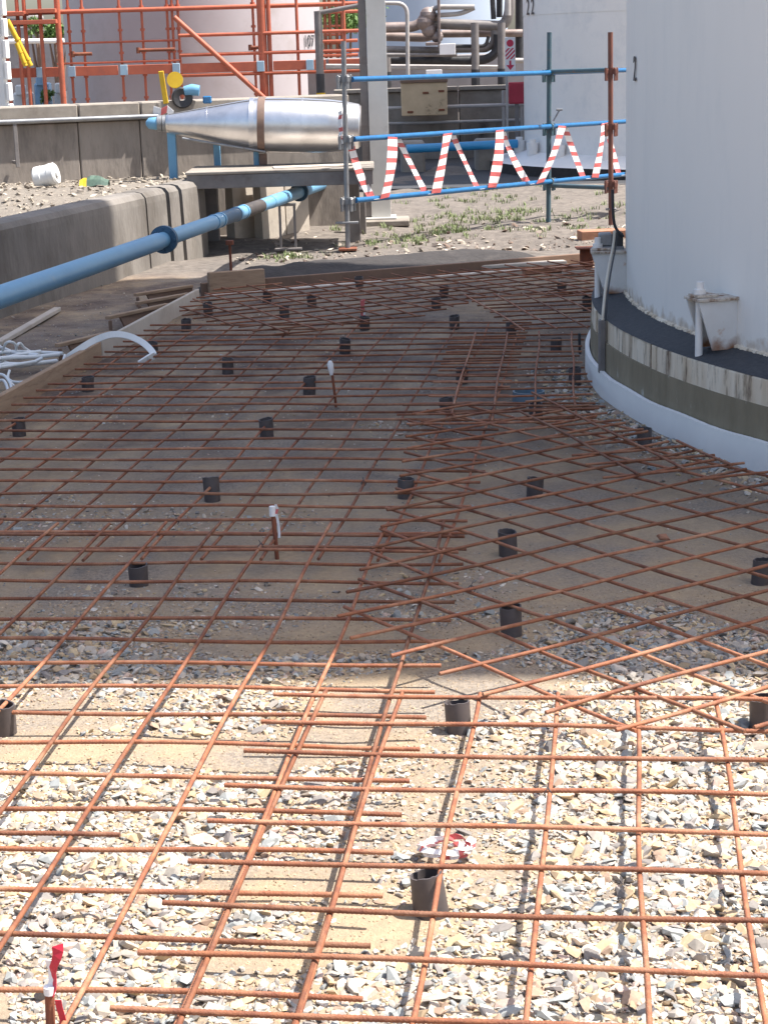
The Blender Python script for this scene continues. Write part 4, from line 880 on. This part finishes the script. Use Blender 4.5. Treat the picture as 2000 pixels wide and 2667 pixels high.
YS = 38.5
def sx(px): return at(px, 150, YS).x
xs = [186, 222, 318, 376, 442, 455, 470, 664]
for i, px in enumerate(xs):
    x = sx(px); m = MB(); m.cyl((x, YS, 0), (x, YS, 4.2), .028, 8)
    for z in (.9, 1.35, 1.8, 2.25, 2.7): m.cyl((x, YS, z - .025), (x, YS, z + .025), .05, 8)
    m.build('standard', 'orange_paint', so)
for px, rr_ in ((690, .09), (708, .045), (780, .032), (900, .03)):
    x = sx(px); m = MB(); m.cyl((x, YS - .6, 0), (x, YS - .6, 4.2), rr_, 8); m.build('standard', 'orange_paint', so)
for z in (2.02, 1.62): m = MB(); m.cyl((sx(150), YS - .05, z), (sx(470), YS - .05, z), .022, 8); m.build('ledger', 'orange_paint', so)
for z in (2.10, 1.72, 1.32): m = MB(); m.cyl((sx(478), YS - .65, z), (sx(940), YS - .65, z), .035, 8); m.build('ledger', 'orange_paint', so)
for z in (2.64,): m = MB(); m.cyl((sx(30), YS - .05, z), (sx(950), YS - .05, z), .045, 8); m.build('ledger', 'orange_paint', so)
m = MB(); m.cyl((sx(470), YS - .75, 2.46), (sx(705), YS - .75, .72), .05, 8); m.build('diagonal_brace', 'orange_paint', so)
for a, b2 in ((30, 95), (102, 160), (195, 308), (330, 450), (478, 690), (716, 800), (810, 850), (858, 940)):
    y = YS - .10 if a < 460 else YS - .72
    m = MB(); m.box(((sx(a) + sx(b2)) / 2, y, 1.46), (sx(b2) - sx(a), .05, .19), b=.006); m.build('toe_board', 'orange_board', so)
for a in (98, 180, 316, 452, 676, 802):
    y = YS - .13 if a < 460 else YS - .76
    m = MB(); m.box((sx(a + 8), y, 1.46), (.15, .06, .205), b=.006); m.build('toe_board_clip', 'blue_patch', so)
for a, b2, z in ((10, 85, 2.62), (90, 165, 2.66), (20, 165, 2.45)):
    m = MB(); m.box(((sx(a) + sx(b2)) / 2, YS - .3, z), (sx(b2) - sx(a), .5, .08), b=.006); m.build('deck_board', 'orange_board', so)
for px in (28, 62, 80, 120, 165):
    x = sx(px); m = MB(); m.cyl((x, YS - .3, 0), (x, YS - .3, 3.5), .04 if px != 165 else .06, 8); m.build('standard', 'orange_paint', so)
for a, b2, z in ((195, 245, 1.80), (365, 460, 1.84), (655, 690, 1.83)): m = MB(); m.cyl((sx(a), YS - .2, z), (sx(b2), YS - .2, z), .035, 8); m.cyl((sx(a), YS - .2, z - .06), (sx(a), YS - .2, z + .06), .04, 8); m.build('putlog', 'rust_steel', so)
# second small lattice of scaffold right of the tank
s2 = thing('scaffold', 'rusty red scaffold bay with an access tower beside the pipe rack', 'scaffold', (-1.2, 45, 0))
for px in (850, 862, 880, 893):
    x = at(px, 150, 45).x; m = MB(); m.cyl((x, 45, 0), (x, 45, 3.6), .04, 8); m.build('standard', 'rust_steel', s2)
for z in (.9, 1.1, 1.3, 1.5, 1.7, 1.9, 2.1, 2.3): m = MB(); m.cyl((at(845, 150, 45).x, 45, z), (at(900, 150, 45).x, 45, z), .03, 8); m.build('rung', 'orange_paint', s2)
for z, b2 in ((1.95, -.3), (1.62, -.3), (2.62, -.2)): m = MB(); m.cyl((at(840, 150, 44.9).x, 44.9, z), (b2, 44.9, z), .04, 8); m.build('ledger', 'orange_paint', s2)

# white ribbed post at the very left
wp = thing('cladding_post', 'white ribbed cladding edge at the top left corner', 'cladding', (-4.6, 20, 0))
m = MB()
XE = at(24, 150, 20).x
for k in range(5): m.box((XE - .16 - .25 * k, 20.0, 2.0), (.235, .14, 4.2), b=.02)
m.build('sheet', 'white_foam', wp)
for k in range(9): m = MB(); m.box((XE - .015, 19.97, .5 + .22 * k), (.04, .17, .19), b=.008); m.build('edge_trim', 'white_foam', wp)

# things glimpsed between post and far tank
g = thing('process_vessel', 'grey horizontal vessel seen above the orange scaffold, top left', 'vessel', tuple(at(70, 52, 52)))
c = at(66, 52, 52); m = MB(); m.tube([c + Vector((x, 0, 0)) for x in (-.55, -.45, .40, .52)], .17, 20, True, 0, [.10, .17, .17, .08]); m.build('body', 'grey_steel', g)
m = MB(); m.box(c + Vector((-.1, 0, -.35)), (.55, .4, .34), b=.02); m.build('cabinet', 'wall_plaster', g)
m = MB(); m.cyl(at(20, 108, 50), at(168, 106, 50), .065, 14); solo('steam_pipe', m, 'white_foam', 'white lagged pipe crossing behind the orange scaffold at top left', 'pipe')
for k, (p0, p1, r_) in enumerate(((at(20, 52, 37), at(82, 172, 37), .05), (at(44, 112, 36.8), at(68, 172, 36.8), .045))):
    m = MB(); m.cyl(p0, p1, r_, 10); m.cyl(p0 + (p1 - p0) * .40, p0 + (p1 - p0) * .44, r_ * 1.25, 10); m.cyl(p0 + (p1 - p0) * .84, p0 + (p1 - p0) * .88, r_ * 1.25, 10); solo('yellow_pole', m, 'yellow_paint', ('longer leaning yellow pole by the white cladding', 'shorter leaning yellow pole below the longer one')[k], 'pole')
m = MB(); m.box((at(90, 150, 60).x, 60, 1.2), (4.5, .4, 2.6), b=.02); solo('plaster_wall', m, 'wall_plaster', 'grey plastered wall far behind the left scaffold', 'wall')
for k, (px, py, w, h_, mm, lb) in enumerate(((62, 240, .42, .5, 'drum_white', 'white tank container low behind the left scaffold'), (112, 215, .34, .42, 'sheet_blue', 'blue sheet hanging low behind the left scaffold'), (158, 235, .22, .6, 'drum_white', 'pale upright canister low beside the far pinkish tank'))):
    c = at(px, py, 44.5); m = MB(); m.box((c.x, 44.5, c.z / 2), (w, .5, c.z), b=.04); m.box((c.x, 44.2, c.z + .05), (w * .5, .3, .25), b=.03); m.box((c.x + w * .3, 44.22, c.z * .6), (w * .2, .06, h_), b=.02); solo('container', m, mm, lb, 'container')

# ------------------------------------------------------------------ pipe rack to the right
YR = 36.0
def rx(px): return at(px, 130, YR).x
def rz(px, py): return at(px, py, YR).z
def rp(px, py, dy=0.0): return at(px, py, YR + dy)
pr = thing('pipe_rack', 'rack of lagged process pipes with yellow footed posts in the right background', 'pipe rack', (1, YR, 0))
def rpipe(pts, r, m_, dy=0.0, name='pipe'):
    m = MB(); m.tube(arc_path([rp(*p, dy) for p in pts], r * 3), r, 14); return m.build(name, m_, pr)
rpipe([(990, 72), (1080, 70), (1110, 50), (1145, 48)], .10, 'pipe_lagging'); rpipe([(990, 95), (1110, 98), (1135, 88)], .085, 'pipe_lagging', .2)
rpipe([(1110, 30), (1140, 18), (1235, 18)], .05, 'pipe_pale', -.2); rpipe([(1135, 40), (1200, 36), (1235, 20)], .045, 'pipe_pale', -.15)
rpipe([(1130, 62), (1310, 68), (1325, 40), (1330, -40)], .10, 'grey_steel'); rpipe([(1150, 88), (1360, 86)], .075, 'pipe_lagging', .3)
rpipe([(990, 128), (1110, 130), (1270, 128), (1285, 110), (1288, 70)], .065, 'grey_steel'); rpipe([(990, 155), (1260, 158), (1292, 140), (1296, 90)], .085, 'black_paint', -.1)
rpipe([(1150, 120), (1265, 120), (1272, 95)], .035, 'black_paint', -.3); rpipe([(1000, 143), (1190, 143)], .035, 'grey_steel', -.3)
rpipe([(1280, -40), (1285, 50)], .05, 'black_paint'); rpipe([(1300, -40), (1300, 45)], .06, 'black_paint', .2); rpipe([(1322, -40), (1322, 40)], .06, 'pipe_pale', -.2); rpipe([(1352, -40), (1352, 150)], .08, 'black_paint', .4); rpipe([(1340, 158), (1362, 158)], .05, 'pipe_pale')
for k, (px, py, r) in enumerate(((1115, 40, .16), (1108, 58, .17), (1118, 78, .15), (1138, 95, .12))):
    m = MB(); c = rp(px, py, -.2); m.lathe([(r * math.sin(q * math.pi / 8) + .001, -r * math.cos(q * math.pi / 8)) for q in range(9)], c, n=16); m.build('lagged_elbow', 'pipe_lagging', pr)
m = MB(); c = rp(1143, 60, -.3); m.box(c, (.05, .2, .9), b=.01); m.box(c + Vector((-.12, 0, -.38)), (.28, .2, .06), b=.01); m.build('support_bracket', 'pipe_lagging', pr)
for px, top_, bot in ((1234, 60, 235), (1302, 60, 235), (833, 30, 250), (1006, 150, 245)):
    x = rx(px); zt = rz(px, top_); m = MB(); m.cyl((x, YR - .4, .85), (x, YR - .4, zt), .075, 12); p = m.build('post', 'grey_steel', pr)
    m = MB(); m.cyl((x, YR - .4, 0), (x, YR - .4, .95), .085, 12); m.build('foot_band', 'yellow_paint', p)
    m = MB(); m.cyl((x, YR - .4, .95), (x, YR - .4, 1.30), .082, 12); m.build('dark_band', 'black_paint', p)
m = MB(); m.cyl((rx(833), YR - .4, rz(833, 35)), (rx(960), YR - .5, rz(960, 12)), .045, 10); m.build('beam', 'grey_steel', pr)
m = MB(); m.tube(arc_path([rp(1000, 8, -.6), rp(1060, 8, -.6), rp(1062, 200, -.6)], .25), .038, 12); m.build('drop_pipe', 'pipe_pale', pr)
for px, py in ((1130, 190), (1165, 128)):
    m = MB(); c = rp(px, py, -.7); m.box(c, (.30, .04, .12 if py > 150 else .20), b=.006); m.build('name_plate', 'sign_white', pr)
# plaster wall and sloped trough behind the pipes
m = MB(); m.box((1.2, 38.5, 1.0), (5.0, .3, 1.15), b=.02); solo('plaster_wall', m, 'wall_plaster', 'low grey wall behind the pipe rack posts', 'wall')
m = MB(); m.box((.9, 37.2, 1.36), (3.6, .5, .10), b=.02, M=Matrix.Rotation(R(2), 3, 'Y')); solo('cable_trough', m, 'pipe_pale', 'long pale trough under the lowest pipes of the rack', 'trough')
bt_ = thing('storage_tank', 'blue-grey tank shell filling the gap above the pipe rack', 'tank', (2.4, 64, 0))
m = MB(); m.lathe([(3.0, 0), (3.0, 8.0)], (1.8, 66, 0), n=64); m.lathe([(3.0, 8.0), (.01, 8.4)], (1.8, 66, 0), n=64); m.build('shell', 'tank_grey', bt_)
# yellowish box on the far wall
c = at(1105, 300, 28.75); t = thing('concrete_box', 'weathered yellowish box with rust marks standing on the far stepped wall', 'box', tuple(c))
m = MB(); m.box(c + Vector((0, 0, .25)), (.70, .40, .50), b=.01); m.build('body', 'box_yellow', t)
m = MB(); m.box(c + Vector((0, -.01, .53)), (.72, .44, .08), b=.008); m.build('cap', 'plank_dark', t)
for dx_, dz in ((-.22, .06), (.02, .34), (.26, .36), (.26, .08)):
    m = MB(); m.box(c + Vector((dx_, -.205, dz)), (.09, .03, .03), b=.004); m.build('lifting_lug', 'rust_steel', t)
# signboard
t = thing('sign', 'tall white sign with red disc, red stripes and a red arrow beside the second tank', 'sign', (1.95, 27.8, 0)); c = at(1328, 140, 27.9); c.z = 0
zt, zb = at(1328, 97, 27.9).z, at(1328, 186, 27.9).z
m = MB(); m.box(c + Vector((0, 0, (zt + zb) / 2)), (.155, .012, zt - zb), b=.003); m.build('panel', 'sign_white', t)
F_ = -.0085
m = MB(); m.lathe([(.0, -.001), (.052, -.001), (.052, .001), (.0, .001)], c + Vector((0, F_, zt - .085)), n=28, M=Matrix.Rotation(R(90), 3, 'X')); m.build('disc', 'sign_red', t)
m = MB()
def clip_stripe(k):
    # diagonal stripe inside the square x in [-.07,.07], z in [0,.14]
    pts = [(x, z) for x, z in ((-.07, 0), (.07, 0), (.07, .16), (-.07, .16))]
    def cut(P, s):
        o = []
        for i in range(len(P)):
            a, b2 = P[i], P[(i + 1) % len(P)]; fa, fb = s(a), s(b2)
            if fa >= 0: o.append(a)
            if fa * fb < 0: q = fa / (fa - fb); o.append((a[0] + (b2[0] - a[0]) * q, a[1] + (b2[1] - a[1]) * q))
        return o
    P = cut(pts, lambda p: (p[1] - p[0]) - (k * .06 - .08)); return cut(P, lambda p: (k * .06 - .05) - (p[1] - p[0]))
for k in range(5):
    P = clip_stripe(k)
    if len(P) > 2:
        V = [c + Vector((x, F_ - .001, zt - .315 + z)) for x, z in P] + [c + Vector((x, F_ + .001, zt - .315 + z)) for x, z in P]; n = len(P)
        m.add(V, [tuple(range(n)), tuple(reversed(range(n, 2 * n)))] + [(i, (i + 1) % n, n + (i + 1) % n, n + i) for i in range(n)])
m.build('stripes', 'sign_red', t)
m = MB(); m.box(c + Vector((0, F_, zt - .375)), (.03, .002, .08)); V = [(-.06, zt - .40), (.06, zt - .40), (0, zt - .475)]; m.add([c + Vector((x, F_ - .001, z)) for x, z in V] + [c + Vector((x, F_ + .001, z)) for x, z in V], [(0, 1, 2), (5, 4, 3), (0, 3, 4, 1), (1, 4, 5, 2), (2, 5, 3, 0)]); m.build('arrow', 'sign_red', t)
m = MB(); m.cyl(c + Vector((-.05, .03, 0)), c + Vector((-.05, .03, 1.80)), .018, 8); m.build('post', 'pipe_pale', t)
c = at(1345, 242, 28.3); t = thing('hose_box', 'dark red fire hose box below the red arrow sign', 'box', tuple(c)); m = MB(); m.box(c, (.24, .16, .32), b=.01); m.build('cabinet', 'red_box', t); m = MB(); m.box(c + Vector((0, -.085, 0)), (.20, .012, .28), b=.004); m.build('door', 'red_box', t); m = MB(); m.box((c.x, 28.3, (c.z - .16) / 2), (.06, .06, c.z - .16), b=.004); m.build('post', 'grey_steel', t)
# far blue pipe lying in front of the wall and rubble
m = MB(); m.cyl(at(1058, 388, 25.6), at(1346, 374, 25.9), .06, 18); t = solo('blue_pipe_length', m, 'blue_bright', 'short thick bright blue pipe seen behind the zig-zag tape', 'pipe')
for k, x in enumerate((.55, 1.6)):
    m = MB(); m.box((x, 26.2, .20), (.34, .5, .50), b=.03); solo('rubble_block', m, 'concrete_cap', ('left concrete block carrying the far blue pipe', 'right concrete block carrying the far blue pipe')[k], 'block')

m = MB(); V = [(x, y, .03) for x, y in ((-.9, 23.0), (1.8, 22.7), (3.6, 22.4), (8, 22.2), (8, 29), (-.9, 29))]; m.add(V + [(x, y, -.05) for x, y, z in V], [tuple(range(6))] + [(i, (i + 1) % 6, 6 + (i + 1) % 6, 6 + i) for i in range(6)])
m.build('shadow_sheet', 'bitumen', kind='structure')  # dark sheet in ledge bitumen, laid to deepen the second tank's shadow
# ------------------------------------------------------------------ shrubs and far tree glimpsed through the plant
def foliage(name, c, size, n, m_, label, cat, leaf=.06, seed=0, trunk=None):
    t = thing(name, label, cat, (c[0], c[1], 0)); g = np.random.default_rng(seed)
    cl = g.normal(0, .33, (14, 3)); which = g.integers(0, 14, n); P = cl[which] + g.normal(0, .17, (n, 3)); P = P * np.array(size) + np.array(c)
    V = np.zeros((n, 4, 3)); d = g.normal(0, 1, (n, 3)); d /= np.linalg.norm(d, axis=1)[:, None]; e = g.normal(0, 1, (n, 3)); e -= d * (e * d).sum(1)[:, None]; e /= np.linalg.norm(e, axis=1)[:, None]
    s = (leaf * g.uniform(.6, 1.3, n))[:, None]; V[:, 0] = P - d * s; V[:, 1] = P + e * s * .45; V[:, 2] = P + d * s; V[:, 3] = P - e * s * .45
    m = MB(); m.v = [tuple(p) for p in V.reshape(-1, 3)]; m.f = [(4 * i, 4 * i + 1, 4 * i + 2, 4 * i + 3) for i in range(n)]; m.mi = [0] * n; m.sm = [False] * n
    m.build('crown', m_, t)
    m = MB()
    for k in range(5): q = cl[k] * np.array(size) + np.array(c); m.tube([(c[0], c[1], 0), (c[0] * .6 + q[0] * .4, c[1], c[2] * .55), tuple(q)], .04, 6, True, 0, [.07, .05, .015])
    m.build('trunk', 'plank_dark', t)
foliage('tree', tuple(at(905, 50, 58)), (1.1, 1.2, .75), 2600, 'leaf', 'green tree glimpsed between orange scaffold and the grey column', 'tree', .09, 1)
foliage('shrub', tuple(at(98, 72, 50.5)), (.30, .4, .28), 900, 'leaf_pale', 'pale leafy shrub behind the white lagged pipe', 'shrub', .06, 2)
foliage('shrub', tuple(at(146, 80, 50.5)), (.30, .4, .34), 900, 'leaf', 'darker green shrub next to the far pinkish tank', 'shrub', .06, 3)
foliage('shrub', tuple(at(120, 250, 43.6)), (.22, .3, .16), 500, 'leaf_pale', 'low yellow-green shrub behind the bund wall at far left', 'shrub', .05, 4)

# ------------------------------------------------------------------ stones
def hulls(k, npt, flat, seed):
    out = []; g = np.random.default_rng(seed)
    for _ in range(k):
        bm = bmesh.new()
        for p in g.normal(0, 1, (npt, 3)):
            p = p / np.linalg.norm(p) * g.uniform(.72, 1.02); bm.verts.new((p[0], p[1] * g.uniform(.75, 1), p[2] * flat))
        r = bmesh.ops.convex_hull(bm, input=bm.verts); bmesh.ops.delete(bm, geom=[v for v in bm.verts if not v.link_faces], context='VERTS')
        bm.verts.index_update(); out.append((np.array([v.co[:] for v in bm.verts]), np.array([[v.index for v in f.verts] for f in bm.faces]))); bm.free()
    return out
HULL = hulls(20, 15, .50, 5)
PAL = np.array([(.30, .285, .26), (.38, .345, .295), (.21, .20, .195), (.37, .29, .195), (.43, .35, .23), (.25, .275, .285), (.50, .47, .42), (.29, .215, .165), (.31, .335, .335), (.41, .325, .285)])
PALW = np.array([.16, .16, .12, .12, .11, .11, .08, .06, .06, .05])
GRIT = np.array([(.36, .28, .19), (.30, .235, .165), (.42, .34, .24), (.22, .18, .14)]); GRITW = np.array([.35, .3, .2, .15])
def stones(name, x, y, z, r, seed, pal=PAL, pw=PALW, tilt=.36, parent=None):
    g = np.random.default_rng(seed); n = len(x); hid = g.integers(0, len(HULL), n)
    VV = []; FF = []; TT = []; off = 0
    tone = pal[g.choice(len(pal), n, p=pw / pw.sum())] * g.uniform(.9, 1.3, n)[:, None] * np.array([1.05, 1.0, .95])
    for h, (hv, hf) in enumerate(HULL):
        s = np.where(hid == h)[0]; k = len(s)
        if not k: continue
        a = g.uniform(0, 6.28, k); b = g.normal(0, tilt, k); c = g.normal(0, tilt, k)
        ca, sa, cb, sb_, cc, sc_ = np.cos(a), np.sin(a), np.cos(b), np.sin(b), np.cos(c), np.sin(c)
        Rm = np.zeros((k, 3, 3))
        Rm[:, 0, 0] = ca * cb; Rm[:, 0, 1] = ca * sb_ * sc_ - sa * cc; Rm[:, 0, 2] = ca * sb_ * cc + sa * sc_
        Rm[:, 1, 0] = sa * cb; Rm[:, 1, 1] = sa * sb_ * sc_ + ca * cc; Rm[:, 1, 2] = sa * sb_ * cc - ca * sc_
        Rm[:, 2, 0] = -sb_; Rm[:, 2, 1] = cb * sc_; Rm[:, 2, 2] = cb * cc
        sc3 = r[s][:, None] * np.stack([g.uniform(.85, 1.35, k), g.uniform(.7, 1.0, k), g.uniform(.6, 1.0, k)], 1)
        P = np.einsum('kij,kvj->kvi', Rm, hv[None] * sc3[:, None, :]) + np.stack([x[s], y[s], z[s]], 1)[:, None, :]
        m_ = len(hv); VV.append(P.reshape(-1, 3)); FF.append((hf[None] + (np.arange(k) * m_)[:, None, None]).reshape(-1, 3) + off); TT.append(np.repeat(tone[s], m_, 0)); off += k * m_
    V = np.concatenate(VV); F = np.concatenate(FF); T = np.concatenate(TT)
    me = bpy.data.meshes.new(name); me.vertices.add(len(V)); me.vertices.foreach_set('co', V.ravel()); me.loops.add(F.size); me.loops.foreach_set('vertex_index', F.ravel().astype(np.int32))
    me.polygons.add(len(F)); me.polygons.foreach_set('loop_start', (np.arange(len(F)) * 3).astype(np.int32)); me.update(calc_edges=True)
    at = me.color_attributes.new('tone', 'FLOAT_COLOR', 'POINT'); at.data.foreach_set('color', np.concatenate([T, np.ones((len(T), 1))], 1).ravel())
    me.materials.append(MATS['crushed_stone']); me.validate(); me.shade_flat()
    o = bpy.data.objects.new(name, me); COL.objects.link(o); o['kind'] = 'stuff'; return o
def view_pts(n, y0, y1, seed, margin=1.12):
    """uniform over the ground wedge that the picture shows"""
    g = np.random.default_rng(seed); y = np.sqrt(g.uniform(y0 ** 2, y1 ** 2, n)); x = g.uniform(-1, 1, n) * y * .2108 * margin + .0
    return x, y
# how bare (sandy) the ground is: 1 = stones, 0 = sand
BARE = [(0.174, 4.693, 0.32, 0.16), (-0.015, 4.516, 0.22, 0.14), (-0.267, 4.265, 0.22, 0.12), (-0.664, 4.296, 0.25, 0.1), (-0.077, 3.293, 0.14, 0.1), (-0.264, 3.51, 0.16, 0.1), (-0.306, 3.196, 0.14, 0.06), (0.245, 5.032, 0.5, 0.34), (1.012, 6.196, 0.5, 0.8), (0.339, 6.271, 0.3, 0.35), (-0.674, 6.126, 0.7, 0.25), (-0.31, 7.254, 0.6, 0.4), (0.733, 7.475, 0.5, 0.5), (-0.385, 9.482, 0.8, 0.6)]
STONY = [(.75, 3.3, .5, 1.0), (.95, 4.3, .35, .5), (-.6, 3.2, .35, .5), (.25, 5.75, .25, .16), (.75, 5.05, .35, .16), (.15, 6.35, .2, .2), (-.3, 4.95, .4, .1), (1.2, 8.0, .35, .7), (-1.2, 6.9, .35, .5)]
def stoniness(x, y):
    s = .62 + (vnoise(x, y, 1.9) - .5) * 1.1 + (vnoise(x, y, 5.0) - .5) * .5
    for cx, cy, a, b in BARE: s = s - .78 * np.exp(-(((x - cx) / a) ** 2 + ((y - cy) / b) ** 2))
    for cx, cy, a, b in STONY: s = s + .7 * np.exp(-(((x - cx) / a) ** 2 + ((y - cy) / b) ** 2))
    s = s - np.clip((y - 5.2) / 2.5, 0, 1) * .32 - np.clip((y - 4.72) / .5, 0, 1) * .26 * (x < .75)
    return np.clip(s, .03, 1)
def keep_off_pipes(x, y):
    k = np.ones(len(x), bool)
    for px, py in PIPES: k &= np.hypot(x - px, y - py) > .038
    return k & (np.hypot(x - TC.x, y - TC.y) > RR + .02)
def layer(n, y0, y1, rlo, rhi, gam, seed, thr, sink=.35):
    x, y = view_pts(n, y0, y1, seed); g = np.random.default_rng(seed + 100); k = (g.random(n) < np.clip((stoniness(x, y) - thr) * 2.2, 0, 1)) & keep_off_pipes(x, y); x, y = x[k], y[k]
    r = rlo + (rhi - rlo) * g.random(len(x)) ** gam; return x, y, ground_z(x, y) + r * (g.uniform(.15, .6, len(x)) - sink), r
Ls = [layer(15000, 2.5, 5.4, .010, .030, 2.0, 1, .34, .28), layer(46000, 2.5, 5.4, .006, .013, 1.3, 2, .16, .25),
      layer(8000, 5.4, 9.0, .008, .020, 2.4, 4, .24, .3), layer(13000, 5.4, 9.0, .0045, .009, 1.2, 5, .0), layer(7000, 9.0, 14.2, .006, .014, 2.0, 6, -.1)]
stones('grit', *layer(36000, 2.5, 5.6, .0025, .0055, 1.2, 3, -.25), 19, GRIT, GRITW)
# broken stone along the foot of the ring
g = np.random.default_rng(44); n = 1500; aa = np.radians(g.uniform(174, 216, n)); rd = RR + .055 + np.abs(g.normal(0, .13, n)); rs_ = .006 + .020 * g.random(n) ** 2.2
xr, yr = TC.x + rd * np.cos(aa), TC.y + rd * np.sin(aa); Ls.append((xr, yr, ground_z(xr, yr) + rs_ * .2, rs_))
stones('gravel', *[np.concatenate([q[k] for q in Ls]) for k in range(4)], 9)
# pale stones and rubble on the rough ground beyond the form
g = np.random.default_rng(45); n = 620; x = g.uniform(-1.2, 2.6, n); y = 15.0 + .30 * (x + 1) + g.gamma(1.4, .7, n); k = (np.hypot(x - TC.x, y - TC.y) > RR + .1); x, y = x[k], y[k]; r = .010 + .040 * g.random(len(x)) ** 3
stones('rubble', x, y, ground_z(x, y) + r * .25, r, 46, np.array([(.50, .46, .40), (.30, .27, .23), (.20, .17, .15), (.16, .12, .10)]), np.array([.2, .3, .3, .2]))
# grit on the terrace
g = np.random.default_rng(47); n = 5000; x = g.uniform(-4.2, -1.5, n); y = g.uniform(12.5, 17.6, n); k = (x < wall_x(y) - .05); x, y = x[k], y[k]; r = .008 + .03 * g.random(len(x)) ** 4
stones('terrace_stones', x, y, terrace_z(x, y) + r * .2, r, 48, np.array([(.26, .235, .20), (.34, .31, .265), (.20, .18, .16), (.42, .39, .34)]), np.array([.4, .3, .2, .1]))
# a few single stones and bits one can pick out
m = MB(); hv, hf = HULL[3]
p = Vector((0.973, 6.138, 0.000)); m.add([p + Vector((v[0] * .035, v[1] * .028, v[2] * .03 + .018)) for v in hv], [tuple(f) for f in hf]); solo('brick_piece', m, 'plank_red', 'single reddish lump on bare sand inside the diamond sheet', 'stone')

# ------------------------------------------------------------------ grass on the rough ground
def grass(name, spots, n, seed, h=(.05, .16)):
    g = np.random.default_rng(seed); V = []; F = []; c = 0
    for (cx, cy, sx_, sy_, w) in spots:
        k = int(n * w); ncl = max(3, k // 14); cxs = g.normal(cx, sx_, ncl); cys = g.normal(cy, sy_, ncl)
        for q in range(k):
            i = g.integers(ncl); x = cxs[i] + g.normal(0, .03); y = cys[i] + g.normal(0, .03)
            if math.hypot(x - TC.x, y - TC.y) < RR + .05: continue
            hh = g.uniform(*h); a = g.uniform(0, 6.28); l = g.uniform(.2, .9) * hh; w_ = g.uniform(.003, .007); z = float(ground_z(x, y)) - .01
            dx, dy = math.cos(a), math.sin(a)
            V += [(x - dy * w_, y + dx * w_, z), (x + dy * w_, y - dx * w_, z), (x + dx * l * .4 + dy * w_ * .7, y + dy * l * .4 - dx * w_ * .7, z + hh * .65), (x + dx * l * .4 - dy * w_ * .7, y + dy * l * .4 + dx * w_ * .7, z + hh * .65), (x + dx * l, y + dy * l, z + hh)]
            F += [(c, c + 1, c + 2, c + 3), (c + 3, c + 2, c + 4)]; c += 5
    m = MB(); m.v = V; m.f = F; m.mi = [0] * len(F); m.sm = [False] * len(F); m.build(name, 'grass_blade', kind='stuff')
grass('grass', [(.9, 18.6, .5, .35, .22), (.5, 17.5, .35, .3, .18), (1.3, 19.5, .5, .5, .16), (1.6, 17.0, .3, .25, .08), (.2, 16.6, .3, .3, .10), (-.75, 15.5, .12, .12, .06), (1.2, 21.5, .6, .6, .12), (1.05, 22.4, .2, .1, .05), (2.1, 19.0, .3, .4, .06)], 3600, 3, (.02, .07))
